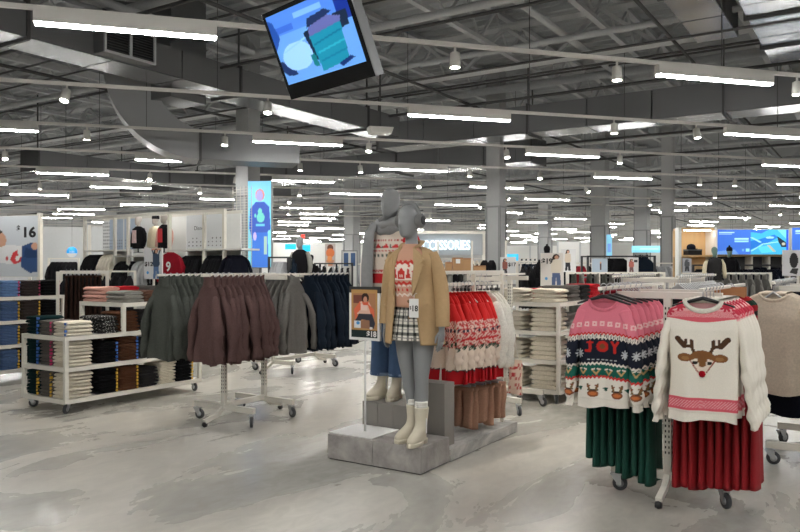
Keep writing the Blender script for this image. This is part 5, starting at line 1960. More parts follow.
MB().tube(tail, [0.05, 0.06, 0.064, 0.068, 0.07, 0.072], 16, sy=0.38).build('scarf_tail', SCF, so, True)

# ================================================================ hanging screen
BRp = Vector((-0.0324 * 4.5, 4.5, EYE + 0.25676 * 4.5))
hx = Vector((0.6856, -0.72798, 0))
upv = Vector((-0.3018, -0.2842, 0.91))
nrm = hx.cross(upv)                   # looks at the shop floor
TVW, TVH = 0.894, 0.588
BL = BRp - hx * TVW
t = thing('ceiling_screen', 'tilted black monitor hanging from the ceiling showing a blue shop view', 'screen', BL)
Mx = Matrix.Identity(4)
for i in range(3):
    Mx[i][0], Mx[i][1], Mx[i][2] = hx[i], -nrm[i], upv[i]
t.matrix_world = Matrix.Translation(BL) @ Mx
BEZ = mat('glossy_black_bezel', S(14, 14, 16), 0.25, var=0)
SILV = mat('silver_side', S(150, 152, 154), 0.4, metal=0.4, var=0.04)
MB().box(0, TVW, 0.0, 0.035, 0, TVH).build('bezel', BEZ, t, bevel=0.004)
MB().box(TVW + 0.0005, TVW + 0.012, -0.004, 0.06, 0, TVH).build('side_trim', SILV, t)
MB().box(0.1, TVW - 0.1, 0.0355, 0.09, 0.08, TVH - 0.08).build('back_case', BLACK, t, bevel=0.01)
SCRE = vmat('screen_glow', rough=0.3, emit=0.62, bump=0)
B1, B2, B3 = S(64, 116, 200), S(96, 150, 222), S(24, 66, 150)
sh = [('rect', 0, 0, 1, 1, S(92, 146, 214)), ('rect', 0, 0.7, 1, 1, S(70, 120, 206)), ('poly', [(0, 0.35), (0.14, 0.3), (0.18, 0.1), (0.05, 0.12), (0, 0.2)], S(24, 44, 90)), ('ell', 0.25, 0.35, 0.2, 0.2, S(140, 186, 236)),
      ('rect', 0.0, 0.72, 0.3, 0.8, S(50, 94, 190)), ('rect', 0.35, 0.84, 0.7, 0.92, S(110, 160, 228)), ('line', 0.1, 0.45, 0.42, 0.56, 0.012, S(130, 180, 236)),
      ('rect', 0.85, 0.6, 1, 1, S(20, 44, 130)), ('poly', [(0.78, 0.5), (0.95, 0.52), (0.96, 0.72), (0.8, 0.72)], S(22, 36, 60)), ('poly', [(0.0, 0.5), (0.1, 0.66), (0.06, 0.9), (0, 0.95)], S(30, 70, 150)),
      ('poly', [(0.4, 0.62), (0.46, 0.22), (0.5, 0.2), (0.48, 0.64)], S(18, 34, 60)),
      ('poly', [(0.46, 0.55), (0.86, 0.62), (0.84, 0.1), (0.5, 0.04)], S(24, 124, 152)), ('poly', [(0.48, 0.66), (0.72, 0.74), (0.88, 0.66), (0.86, 0.6), (0.46, 0.54)], S(86, 92, 150)),
      ('poly', [(0.46, 0.66), (0.5, 0.78), (0.62, 0.8), (0.72, 0.82), (0.8, 0.76), (0.7, 0.72), (0.6, 0.7)], S(26, 42, 80)),
      ('line', 0.5, 0.42, 0.84, 0.5, 0.012, S(12, 100, 132)), ('line', 0.52, 0.3, 0.84, 0.36, 0.014, S(40, 150, 172)), ('line', 0.52, 0.18, 0.84, 0.24, 0.012, S(14, 106, 140)),
      ('poly', [(0.4, 0.3), (0.46, 0.32), (0.48, 0.12), (0.42, 0.14)], S(20, 110, 120)), ('poly', [(0.7, 0.08), (0.86, 0.14), (0.9, 0.1), (0.74, 0.03)], S(16, 40, 96))]
picture('display', TVW - 0.075, TVH - 0.13, sh, B2, SCRE, t, (0.035, -0.002, 0.1), 110, 80)
t2 = thing('screen_pole', 'grey ceiling pole carrying the hanging monitor', 'bracket')
c0 = BL + hx * (TVW / 2) + upv * (TVH * 0.55) - nrm * 0.1
MB().tube([(c0.x, c0.y, c0.z + 0.05), (c0.x, c0.y, 5.5)], 0.025, 12).build('pole', STEEL, t2, True)
MB().bar((c0.x, c0.y, c0.z + 0.06), tuple(c0 + nrm * 0.01), 0.12, 0.04).build('tilt_bracket', CHARC, t2)
p = BL + hx * 0.33 + upv * (TVH + 0.09) - nrm * 0.06
t3 = thing('hanging_sign', 'small red hanging sign just above the monitor', 'sign', p, -0.8)
MB().box(-0.06, 0.06, -0.01, 0.01, 0, 0.14).build('panel', mat('red_sign', S(220, 40, 44), 0.4, var=0, emit=0.6), t3)
MB().box(-0.06, -0.035, -0.0105, 0.0105, 0, 0.14).build('white_edge', CARD, t3)
MB().box(-0.003, 0.003, -0.003, 0.003, 0.14, 5.5 - p.z).build('wire', DARKP, t3)

# ================================================================ background
GLOW = vmat('backlit_print', rough=0.4, emit=0.5, bump=0)


def board(name, label, cat, px0, px1, py0, py1, Y, shapes, base, rz=0.0, material=None, nx=50, ny=70, post=None, frame=None, th=0.03, wires=False):
    """flat sign or poster of its real size at depth Y"""
    xc = at((px0 + px1) / 2, Y)
    w = (px1 - px0) / F * Y / max(0.3, math.cos(rz))
    h = (py1 - py0) / F * Y
    z0 = zat(py1, Y)
    t = thing(name, label, cat, (xc, Y, z0), rz)
    MB().box(-w / 2, w / 2, 0, th, 0, h).build('backing', frame or CARD, t)
    picture('print', w * 0.985, h * 0.985, shapes, base, material or PRINT, t, (-w * 0.4925, -0.0015, h * 0.0075), nx, ny)
    if post is not None:
        MB().box(-0.012, 0.012, th * 0.3, th * 0.3 + 0.02, -(z0 - post), 0.0).build('post', WHITE, t)
        MB().box(-0.09, 0.09, -0.05, 0.08, -(z0 - post), -(z0 - post) + 0.008).build('foot', WHITE, t)
    if wires:
        for s in (-0.4, 0.4):
            MB().box(s * w - 0.003, s * w + 0.003, 0.01, 0.016, h, ROOF - 0.02 - z0).build('wire', DARKP, t)
    t['w'] = w
    t['h'] = h
    return t


def woman(cx, top, bottom, hair, skin, topc, legc, wd=0.2, arms_up=False):
    """standing figure for printed posters in 0..1 print space"""
    H = top - bottom
    s = [('ell', cx, top - 0.07 * H, wd * 0.36, 0.085 * H, hair), ('poly', [(cx - wd * 0.4, top - 0.08 * H), (cx - wd * 0.45, top - 0.3 * H), (cx - wd * 0.1, top - 0.3 * H), (cx, top - 0.1 * H)], hair),
         ('poly', [(cx - wd * 0.5, bottom), (cx - wd * 0.42, bottom + 0.42 * H), (cx + wd * 0.42, bottom + 0.42 * H), (cx + wd * 0.55, bottom), (cx + wd * 0.1, bottom), (cx, bottom + 0.25 * H), (cx - wd * 0.1, bottom)], legc),
         ('poly', [(cx - wd * 0.6, top - 0.52 * H), (cx - wd * 0.55, top - 0.2 * H), (cx - wd * 0.1, top - 0.15 * H), (cx + wd * 0.1, top - 0.15 * H), (cx + wd * 0.55, top - 0.2 * H), (cx + wd * 0.6, top - 0.52 * H), (cx + wd * 0.4, top - 0.6 * H), (cx - wd * 0.4, top - 0.6 * H)], topc),
         ('ell', cx + wd * 0.05, top - 0.09 * H, wd * 0.22, 0.062 * H, skin)]
    if arms_up:
        s += [('line', cx - wd * 0.4, top - 0.2 * H, cx - wd * 0.7, top - 0.02 * H, 0.035, topc), ('line', cx + wd * 0.4, top - 0.2 * H, cx + wd * 0.7, top - 0.02 * H, 0.035, topc),
              ('line', cx - wd * 0.7, top - 0.02 * H, cx - wd * 0.2, top + 0.0 * H, 0.03, skin), ('line', cx + wd * 0.7, top - 0.02 * H, cx + wd * 0.2, top, 0.03, skin)]
    return s


SKIN, HAIR = S(206, 160, 134), S(48, 34, 30)
# ---- $16 poster at the left edge
sh = [('ell', 0.50, 0.63, 0.065, 0.14, HAIR), ('ell', 0.535, 0.6, 0.055, 0.12, SKIN), ('poly', [(0.3, 0.5), (0.5, 0.48), (0.6, 0.53), (0.86, 0.5), (0.84, 0.26), (0.66, 0.2), (0.3, 0.28)], S(234, 234, 234)),
      ('poly', [(0.64, 0.28), (0.68, 0.4), (0.74, 0.44), (0.75, 0.3), (0.8, 0.34), (0.78, 0.24), (0.7, 0.2)], S(206, 66, 70)), ('ell', 0.60, 0.3, 0.02, 0.04, S(206, 80, 80)), ('ell', 0.735, 0.3, 0.025, 0.05, S(240, 236, 232)),
      ('poly', [(0.8, 0.5), (0.92, 0.56), (1, 0.52), (1, 0.08), (0.9, 0.06), (0.78, 0.16)], S(58, 84, 128)), ('poly', [(0.84, 0.48), (1, 0.42), (1, 0.3), (0.82, 0.32)], S(44, 66, 106)), ('ell', 0.96, 0.5, 0.04, 0.06, SKIN)]
t = board('price_poster', 'large pale poster of a reclining model in jeans with a sixteen dollar price', 'poster', -46, 45, 216, 277, 11.6, sh, S(206, 211, 216), FACE * 0.5, nx=90, ny=60, frame=WHITE)
w, h = t['w'], t['h']
text('price', '16', 0.215, INK, t, (w * 0.29, -0.004, h * 0.65), bold=0.008).scale = (1.25, 1, 1)
text('dollar', '$', 0.12, INK, t, (w * 0.225, -0.004, h * 0.75), bold=0.004)
for sx in (-1, 1):
    MB().box(sx * w / 2 - 0.03, sx * w / 2 + 0.03, 0.0, 0.06, -1.3, h + 0.03).build('post', WHITE, t)

# round blue sign hung over the black jackets, at the far grey wall
YS = 21.0
t = thing('round_sign', 'round blue and white sign hanging before the far grey wall', 'sign', (at(72, YS), YS, zat(252, YS)), 0)
MB().lathe([(0.001, -0.012), (0.15, -0.012), (0.15, 0.012), (0.001, 0.012)], 30, axis='y').build('disc', mat('sign_blue', S(48, 156, 224), 0.4, var=0, emit=0.5), t, True)
MB().prism([(0.15 * math.cos(a), 0.15 * math.sin(a)) for a in np.linspace(PI * 1.08, PI * 1.92, 14)], -0.016, -0.0125).build('white_band', CARD, t)
text('word', 'kids', 0.09, INKW, t, (0, -0.014, -0.02), align='CENTER')
MB().box(-0.003, 0.003, -0.003, 0.003, 0.15, 5.4 - zat(252, YS)).build('wire', DARKP, t)


def bg_rack(p0, ang, length, z, kinds, n, label, glabel, group, drop=0.1, cat='jumper', name='jumper', step=None, post=True, m=WHITE):
    t = thing('garment_rack', label, 'clothes rack', (p0[0], p0[1], 0), ang, 'background racks')
    MB().box(0, length, -0.015, 0.015, z - 0.03, z).build('rail', m, t)
    for x in (0.02, length - 0.02):
        MB().box(x - 0.02, x + 0.02, -0.02, 0.02, 0.06, z - 0.03).build('post', m, t)
        MB().box(x - 0.02, x + 0.02, -0.35, 0.35, 0.0, 0.06).build('foot', m, t)
    d = Vector((math.cos(ang), math.sin(ang), 0))
    for i in range(n):
        q = Vector((p0[0], p0[1], 0)) + d * (0.12 + (length - 0.24) * i / max(1, n - 1))
        place(name, kinds[i % len(kinds)], (q.x, q.y, z - drop), ang - PI / 2 + random.uniform(-0.05, 0.05), glabel, cat, group)
    return t


# brown trousers between the two left tables
p = Vector((at(56, 9.3), 9.3, 0))
bg_rack(p, 0.45, 0.62, 1.46, K_BROWNT, 9, 'white rack with dark brown trousers behind the jeans table', 'dark brown ribbed trousers hanging between the jeans table and trouser table', 'brown trousers on the left', drop=0.05, cat='trousers', name='brown_trousers')
p = Vector((at(60, 13.0), 13.0, 0))
bg_rack(p, 0.1, 1.3, 1.45, K_BLACK, 9, 'white rack with black tops seen above the left tables', 'black top on the rack above the left tables', 'black tops at the left', cat='top')
p = Vector((at(48, 17.5), 17.5, 0))
bg_rack(p, 0.0, 0.75, 1.72, K_BLACK, 6, 'tall white rack of black jackets before the far grey wall', 'black jacket before the far grey wall', 'black jackets before the grey wall', cat='jacket', name='jacket')

# ---- wall bay with shelves, busts and backlit panels on the left
BA = Vector((-6.6, 15.5, 0))
t = thing('display_bay', 'white display wall with open shelves and pale panels on the left', 'display wall', BA, FACE)
for x in (0, 1.0, 1.42, 2.65, 3.6, 4.12):
    MB().box(x - 0.025, x + 0.025, -0.03, 0.03, 0, 2.56).build('upright', WHITE, t)
for x0, x1, z in ((0, 1.0, 1.86), (1.0, 2.65, 1.74), (2.65, 4.6, 1.84), (0, 1.0, 1.5), (1.0, 2.65, 1.42), (2.65, 4.6, 1.2), (0, 2.65, 0.5), (2.65, 4.6, 0.4)):
    MB().box(x0 + 0.026, x1 - 0.026, -0.03, 0.42, z - 0.03, z).build('shelf', SHELF, t)
for x0, x1 in ((0, 1.0), (1.0, 2.65), (2.65, 4.12)):
    MB().box(x0 + 0.026, x1 - 0.026, 0.42, 0.45, 0, 2.5).build('back_panel', BRIGHT, t)
    MB().box(x0, x1, -0.03, 0.0, 2.5, 2.56).build('top_rail', WHITE, t)
    MB().box(x0, x1, 0.42, 0.45, 2.5, 2.56).build('top_rail', WHITE, t)
sh = []
for i in range(7):
    for j in range(8):
        sh.append(('rect', 0.06 + i * 0.135, 0.06 + j * 0.12, 0.06 + i * 0.135 + (0.085 if (i + j) % 3 else 0.06), 0.06 + j * 0.12 + 0.055, S(150, 152, 156)))
picture('card_rows', 0.5, 0.6, sh, S(232, 233, 234), PRINT, t, (0.04, 0.39, 1.88), 60, 60)
sh = [('rect', 0.25, 0.5, 0.55, 0.62, S(90, 130, 190))] + [('rect', 0.06 + i * 0.16, 0.08 + j * 0.1, 0.14 + i * 0.16, 0.12 + j * 0.1, S(120, 130, 140)) for i in range(6) for j in range(3)]
picture('pale_blue_panel', 0.44, 0.62, sh, S(190, 204, 222), PRINT, t, (0.55, 0.2, 1.87), 40, 40)
picture('pale_blue_panel', 0.36, 0.62, sh, S(190, 204, 222), PRINT, t, (1.03, 0.2, 1.87), 40, 40)
sh = [('ell', 0.08 + i * 0.11, 0.08 + j * 0.11, 0.016, 0.018, S(60, 62, 66)) for i in range(9) for j in range(3) if not (j == 2 and i in (0, 3, 4, 5))]
picture('dotted_panel', 0.95, 0.62, sh, S(236, 238, 240), PRINT, t, (2.98, 0.12, 1.86), 90, 70)
text('script_sign', 'Disney', 0.11, INK, t, (3.2, 0.112, 2.2), bold=-0.001)


def bust(name, label, p, rz, headc, top_parts, hat=None, sc_=1.0, group='shop busts'):
    """head and dressed torso on a short stand"""
    t = thing(name, label, 'mannequin', p, rz, group)
    t.scale = (sc_, sc_, sc_)
    b = MB()
    zloft(b, [(z - 1.1, a, c, d, e) for z, a, c, d, e in HEAD], 20, 16)
    zloft(b, [(0.5, 0, 0.012, 0.05, 0.055), (0.42, 0, 0.016, 0.05, 0.055), (0.36, 0, 0.018, 0.055, 0.06)], 14, 5)
    b.build('head', headc, t, True)
    body_c, sleeve_c, front = top_parts
    b = MB()
    zloft(b, [(0.41, 0, 0.012, 0.08, 0.075), (0.37, 0, 0.01, 0.15, 0.095), (0.31, 0, 0.004, 0.2, 0.115), (0.2, 0, 0, 0.2, 0.13), (0.0, 0, 0, 0.19, 0.13), (-0.2, 0, 0, 0.2, 0.13)], 24, 16)
    b.build('top', body_c, t, True)
    for s in (-1, 1):
        MB().tube([(s * 0.17, 0.01, 0.34), (s * 0.24, 0.02, 0.2), (s * 0.265, 0.01, 0.02), (s * 0.26, -0.03, -0.15)], [0.055, 0.06, 0.055, 0.045], 12).build('sleeve', sleeve_c, t, True)
    if front is not None:
        MB().prism([(-0.08, 0.3), (0.08, 0.3), (0.09, -0.05), (-0.09, -0.05)], -0.142, -0.128).build('chest_print', front, t)
    if hat is not None:
        b = MB()
        zloft(b, [(0.60, 0, 0.006, 0.084, 0.108), (0.64, 0, 0.006, 0.086, 0.11), (0.69, 0, 0.008, 0.078, 0.1), (0.725, 0, 0.01, 0.05, 0.07), (0.735, 0, 0.01, 0.01, 0.01)], 20, 14)
        ho = b.build('hat', hat, t, True)
        MB().lathe([(0.001, -0.03), (0.026, -0.015), (0.03, 0.005), (0.015, 0.028), (0.001, 0.032)], 12, (0, 0.01, 0.75)).build('pompom', hat, ho, True)
    MB().tube([(0, 0, -0.2), (0, 0, -0.3)], 0.02, 10).box(-0.1, 0.1, -0.08, 0.08, -0.31, -0.3).build('stand', CHARC, t)
    return t


HEADM = mat('pale_taupe_head', S(176, 168, 160), 0.5)
GREENH = mat('grey_green_head', S(96, 122, 114), 0.5)
CREAMP = mat('cream_coat_cloth', S(226, 214, 186), **KNIT)
BLKP = mat('black_sweat_cloth', S(24, 23, 26), **KNIT)


def bay(x, y, z):
    q = BA + Vector((math.cos(FACE), math.sin(FACE), 0)) * x + Vector((-math.sin(FACE), math.cos(FACE), 0)) * y
    return Vector((q.x, q.y, z))


bust('bust', 'small bust in a black sweatshirt with white and red print, left of three', bay(1.6, 0.1, 2.02), FACE, HEADM, (BLKP, BLKP, mat('white_red_print', S(222, 190, 190), var=0.4, scale=20)), sc_=0.72)
bust('bust', 'small bust in a cream coat and black bobble hat, middle of three', bay(2.02, 0.18, 2.02), FACE, HEADM, (CREAMP, CREAMP, None), hat=BLKP, sc_=0.72)
bust('bust', 'small bust in a red top and black jacket with one pale sleeve, right of three', bay(2.4, 0.08, 2.02), FACE, HEADM, (BLKP, PINKC, mat('red_print', S(196, 44, 50), var=0.2)), sc_=0.75)
for x0, x1, z, kind, lab, n in ((0.06, 0.5, 1.84, K_BLACK, 'black top hanging in the left end of the white display wall', 7), (0.55, 0.98, 1.84, K_CREAM, 'cream coat hanging in the white display wall', 4),
                                (1.06, 1.5, 1.70, K_BLACK, 'black top hanging under the busts in the display wall', 4), (1.6, 2.1, 1.70, K_GHOOD, 'pale printed sweatshirt hanging under the busts', 4), (2.15, 2.6, 1.70, K_BLACK, 'black top hanging beside the pale sweatshirt', 4),
                                (3.0, 3.55, 1.80, K_BLACK, 'black patterned jacket beside the red jersey', 7), (3.66, 4.1, 1.80, K_BLACK, 'black quilted jacket left of the blue screen', 6), (4.15, 4.4, 1.80, K_NIGHT, 'dark jacket next to the blue screen', 3)):
    for i in range(n):
        q = bay(x0 + (x1 - x0) * (i + 0.5) / n, 0.12, z - 0.08)
        place('shirt', kind[i % len(kind)], q, FACE + PI / 2 + random.uniform(-0.15, 0.15) - 0.2, lab, 'top', lab, sc_=0.82)
q = bay(2.85, -0.14, 1.78)
t = place('jersey', K_REDJ[0], q, FACE + 0.1, 'red jersey with a white figure in front of the display wall', 'jersey')
text('number', '9', 0.24, INKW, t, (-0.07, -0.05, -0.34), bold=0.006)
t = thing('mesh_panel', 'white wire mesh panel standing beside the blue fashion screen', 'panel', bay(4.06, 0.5, 0), FACE)
b = MB()
for i in range(6):
    b.box(-0.24 + i * 0.096 - 0.004, -0.24 + i * 0.096 + 0.004, -0.004, 0.004, 0, 3.0)
b.build('upright_wires', WHITE, t)
for j in range(30):
    MB().box(-0.25, 0.25, -0.004, 0.004, 1.5 + j * 0.05, 1.506 + j * 0.05).build('cross_wire', WHITE, t)

# $12 sign on the trouser table
sh = woman(0.68, 0.98, 0.0, HAIR, SKIN, S(58, 76, 98), S(92, 122, 162), 0.34, True) + [('ell', 0.2, 0.2, 0.07, 0.05, S(80, 160, 220))]
t = board('price_sign', 'white sign with a woman in denim and a twelve dollar price', 'sign', 143.5, 162.5, 248, 279, 9.4, sh, S(216, 220, 222), -0.2, post=1.0)
w, h = t['w'], t['h']
text('price', '$12', 0.075, INK, t, (-w * 0.47, -0.004, h * 0.42), bold=0.002)
# $19 sign on the cream jumper table
sh = woman(0.68, 0.96, 0.02, HAIR, SKIN, S(226, 218, 202), S(84, 102, 140), 0.4) + [('ell', 0.25, 0.22, 0.06, 0.045, S(80, 160, 220))]
t = board('price_sign', 'white sign with a woman in a cream jumper and a nineteen dollar price', 'sign', 541, 563, 253, 286, 8.75, sh, S(226, 222, 216), -0.25, post=1.13)
w, h = t['w'], t['h']
text('price', '$19', 0.085, INK, t, (-w * 0.46, -0.004, h * 0.68), bold=0.003)
sh = woman(0.3, 0.94, 0.3, HAIR, SKIN, S(150, 90, 80), S(60, 60, 66), 0.3)
t = board('price_sign', 'small white sign with a seventeen dollar price beside the cream jumper table', 'sign', 500.5, 515.5, 257, 284, 10.2, sh, S(224, 226, 226), -0.2, post=0.0)
w, h = t['w'], t['h']
text('price', '$17', 0.07, INK, t, (0.0, -0.004, h * 0.66), bold=0.002)
sh = [('ell', 0.35, 0.6, 0.14, 0.3, S(40, 40, 42)), ('poly', [(0.3, 0.3), (0.5, 0.3), (0.45, 0.05), (0.2, 0.12)], S(60, 60, 62))]
t = board('price_sign', 'pale sign with a dark boot picture at the right edge', 'sign', 785, 812, 250, 276, 7.4, sh, S(214, 214, 216), -0.3, post=0.0)
w, h = t['w'], t['h']
text('price', '7', 0.07, INKR, t, (w * 0.1, -0.004, h * 0.72), bold=0.002)
# standing poster of a woman further back
sh = woman(0.45, 0.96, 0.05, HAIR, SKIN, S(220, 206, 188), S(40, 40, 46), 0.36)
board('poster', 'far white poster of a woman in a pale jumper and dark skirt', 'poster', 561, 576, 249, 272, 15.0, sh, S(226, 226, 226), 0, post=0.0)

# ---- blue fashion screen on the column
CY, BLU1 = S(136, 214, 234), S(70, 98, 186)
sh = [('fn', lambda x, y: y > 0.75, S(140, 218, 244)), ('ell', 0.52, 0.84, 0.2, 0.07, S(214, 150, 140)), ('ell', 0.5, 0.83, 0.14, 0.065, S(176, 168, 226)), ('poly', [(0.05, 0.45), (0.1, 0.68), (0.34, 0.76), (0.7, 0.76), (0.92, 0.7), (0.98, 0.44), (0.85, 0.42), (0.82, 0.54), (0.2, 0.54), (0.2, 0.42)], BLU1),
      ('rect', 0.17, 0.4, 0.85, 0.7, BLU1), ('poly', [(0.05, 0.46), (0.2, 0.46), (0.34, 0.34), (0.22, 0.3)], S(60, 96, 190)), ('ell', 0.55, 0.58, 0.17, 0.06, S(120, 210, 200)), ('ell', 0.52, 0.65, 0.09, 0.035, S(120, 210, 200)), ('ell', 0.32, 0.6, 0.05, 0.02, S(120, 210, 200)),
      ('rect', 0.34, 0.475, 0.72, 0.5, S(110, 190, 220)), ('poly', [(0.2, 0.4), (0.85, 0.4), (0.9, 0.0), (0.16, 0.0)], S(70, 120, 208)), ('rect', 0.7, 0.15, 0.82, 0.36, S(170, 200, 190)), ('ell', 0.3, 0.36, 0.07, 0.05, S(196, 180, 230))]
t = board('lightbox_sign', 'tall glowing blue panel with a person in a blue sweatshirt on the column', 'screen', 247.5, 271.5, 180.5, 268, 14.55, sh, CY, -0.12, GLOW, 60, 110, frame=GREYM, th=0.12)

# ---- far left of centre: cyan signs, busts, racks
t = board('sign_board', 'small bright cyan sign over the far wall displays, left one', 'sign', 285, 296, 244, 249.5, 27, [], S(40, 190, 234), 0, GLOW, 4, 4, wires=True)
t = board('sign_board', 'small bright cyan sign over the far wall displays, right one', 'sign', 301.5, 310.5, 245, 251.5, 27, [], S(40, 190, 234), 0, GLOW, 4, 4, wires=True)
t = board('sign_board', 'small red square sign hanging far off among the lights', 'sign', 301, 305, 234.5, 238.5, 26, [], S(240, 60, 50), 0, GLOW, 3, 3, wires=True)
sh = [('ell', 0.5, 0.82, 0.3, 0.14, S(110, 70, 56)), ('ell', 0.5, 0.6, 0.4, 0.2, S(214, 120, 70)), ('poly', [(0.1, 0.3), (0.9, 0.3), (0.7, 0.05), (0.2, 0.05)], S(196, 140, 110)), ('ell', 0.45, 0.35, 0.25, 0.12, S(226, 150, 90))]
board('poster', 'far tall poster in orange and brown tones', 'poster', 325, 335.5, 243.5, 267, 22, sh, S(186, 176, 170), 0, post=0.0)
YB = 13.5
bg_rack(Vector((at(268, YB), YB, 0)), -0.05, 0.42, 1.70, K_GHOOD, 5, 'rack of pale grey hoodies beside the blue panel', 'pale grey hooded top beside the blue panel', 'pale hooded tops', cat='top', m=CHARC)
bg_rack(Vector((at(287, YB), YB, 0)), 0.0, 0.3, 1.68, K_NAVY, 4, 'dark rail with navy jackets left of the black bust', 'navy jacket left of the black bust', 'navy jackets in the middle distance', cat='jacket', m=CHARC)
bust('bust', 'bust in a black vest and grey sleeves near the blue panel', Vector((at(300, YB), YB, 1.5)), -0.4, MANN, (BLKP, SOFTG, None), sc_=0.8)
bust('bust', 'headed dark bust at the middle distance left of the mannequins', Vector((at(311, YB + 1), YB + 1, 1.32)), -0.3, BLKP, (BLKP, BLKP, None), sc_=0.62)
bg_rack(Vector((at(314, 17), 17, 0)), 0.0, 0.9, 1.6, K_BROWN if False else K_BLACK, 6, 'dark rack of black tops right of the black bust', 'black top right of the black bust', 'black tops mid distance', drop=0.12, cat='top', m=CHARC)
# framed jeans display
YJ = 17.0
t = thing('jeans_frame', 'dark frame displaying two pairs of blue jeans in the distance', 'display', (at(349.5, YJ), YJ, 0), 0)
wj = 16 / F * YJ
b = MB().box(-wj / 2, -wj / 2 + 0.02, 0, 0.02, 0, zat(251, YJ)).box(wj / 2 - 0.02, wj / 2, 0, 0.02, 0, zat(251, YJ)).box(-wj / 2, wj / 2, 0, 0.02, zat(251, YJ), zat(250.3, YJ))
b.build('frame', GREYM, t)
MB().box(-wj / 2 + 0.02, wj / 2 - 0.02, 0.03, 0.05, 0.3, zat(251.5, YJ)).build('back_panel', BRIGHT, t)
for s in (-1, 1):
    MB().box(s * wj * 0.22 - 0.05, s * wj * 0.22 + 0.05, 0.0, 0.028, zat(266, YJ), zat(253, YJ)).build('jeans', JEAN, t)

# ---- the sign letters and the shelf below it
YA = 16.0
t = thing('sign_letters', 'white backlit sign letters on a grey panel behind the coat mannequin', 'sign', (at(470, YA), YA, zat(249.7, YA)), 0)
LET = mat('glowing_letters', (0.80, 0.93, 1.0), 0.5, var=0, emit=0.8)
o = text('letters', 'ACCESSORIES', 0.285, LET, t, (0, -0.06, 0), extrude=0.03, align='RIGHT', bold=0.004)
o.scale = (0.66, 1, 1)
MB().box(-1.75, 0.28, 0, 0.06, -0.12, 0.34).build('panel', mat('sign_panel_grey', S(176, 182, 186), 0.5, var=0.05), t)
MB().box(-1.8, 0.33, -0.05, 0.08, 0.34, 0.40).build('top_rail', WHITE, t)
for x in (-1.77, 0.3):
    MB().box(x - 0.03, x + 0.03, 0.0, 0.07, -(zat(249.7, YA)), 0.34).build('post', WHITE, t)
YC = 15.2
t = thing('shelf_unit', 'white shelf unit with cardboard boxes under the glowing letters', 'shelf', (at(438, YC), YC, 0), 0)
wu = (506 - 438) / F * YC
for z in (0.3, 0.75, 1.17, 1.40):
    MB().box(0, wu, 0, 0.5, z - 0.03, z).build('shelf', SHELF, t)
for x in (0, wu / 2, wu):
    MB().box(x - 0.02, x + 0.02, 0, 0.04, 0, 2.05).build('upright', WHITE, t)
MB().box(0, wu, 0.5, 0.52, 0, 1.4).build('back_panel', PALE, t)
KRAFT = mat('cardboard', S(178, 138, 98), 0.85, var=0.08)
for i, (a, b_, c, d) in enumerate(((453, 463, 257.5, 271), (463.2, 473.5, 258, 271), (474, 486, 265.5, 271), (446, 452, 262, 271))):
    x0, x1 = at(a, YC), at(b_, YC)
    t = thing('cardboard_box', ('brown cardboard box with a white label left of the other tall box', 'brown cardboard box right of the labelled one', 'low brown cardboard box beside the black hats', 'narrow brown cardboard box at the coat shoulder')[i], 'box', (x0, YC + 0.02, 1.4), 0, 'boxes under the letters')
    hh = max(0.05, zat(c, YC) - 1.4)
    MB().box(0, x1 - x0, 0, 0.35, 0, hh).build('carton', KRAFT, t)
    MB().box(0, x1 - x0, -0.001, 0.0, hh - 0.03, hh).build('tape', mat('parcel_tape', S(160, 116, 76), 0.4), t)
    if i == 0:
        MB().box(0.06, 0.15, -0.003, -0.001, hh * 0.6, hh * 0.9).build('label', CARD, t)
for i, px in enumerate((485.5, 492.5)):
    b = MB()
    zloft(b, [(0, 0, 0, 0.085, 0.085), (0.08, 0, 0, 0.1, 0.1), (0.18, 0, 0, 0.085, 0.085), (0.25, 0, 0, 0.04, 0.04)], 18, 12)
    o = b.build('hat', BLKP, None, True)
    o.location = (at(px, YC), YC + 0.15, 1.4)
    tag(o, 'black fluffy hat at the right end of the box shelf, %s' % ('left one', 'right one')[i], 'hat', 'black hats on the box shelf')
for i in range(12):
    px = 440 + i * 5.2
    b = MB()
    zloft(b, [(0, 0, 0, 0.05, 0.06), (0.1, 0, 0, 0.06, 0.07), (0.17, 0, 0, 0.05, 0.06), (0.2, 0, 0, 0.01, 0.01)], 12, 8)
    o = b.build('folded_hat', (BLKP, CHAC, SOFTG)[i % 3], None, True)
    o.location = (at(px, YC), YC + 0.12, 1.17)
    tag(o, 'dark knitted hat in the row under the cardboard boxes', 'hat', 'hats under the boxes')

# ---- right background: wooden niche, blue screens and dark shelves
YN = 15.6
x0 = at(680, YN)
t = t_unit = thing('display_unit', 'pale wooden display niche over dark shelves on the right', 'display wall', (x0, YN, 0), 0)
WOODM = mat('light_ash_wood', S(214, 180, 132), 0.55, var=0.1, scale=3, stretch=(6, 6, 0.5))
wn = (716 - 680) / F * YN
zt, zs = zat(230, YN), zat(255, YN)
for a in (0, wn):
    MB().box(a - 0.03, a + 0.03, 0, 0.2 if a == 0 else 0.5, 0, zt + 0.05).build('side_panel', BRIGHT, t)
MB().box(0.03, wn - 0.03, 0.47, 0.5, 0.2, zt).build('back_panel', WOODM, t)
MB().box(0.03, wn - 0.03, 0.0, 0.47, zt, zt + 0.05).build('top_panel', WOODM, t)
for z in (zs, 1.2, 0.7):
    MB().box(0.03, wn - 0.03, 0.0, 0.47, z - 0.035, z).build('shelf', WOODM, t)
xs2 = at(795, YN) - x0
xe = at(850, YN) - x0
MB().box(wn + 0.03, xe, 0.3, 0.33, 0, zs + 0.02).build('dark_back', CHARC, t)
for z in (zs - 0.01, 1.38, 1.08, 0.7):
    MB().box(wn + 0.03, xe, 0.0, 0.29, z - 0.02, z).build('ledge', WOODM, t)
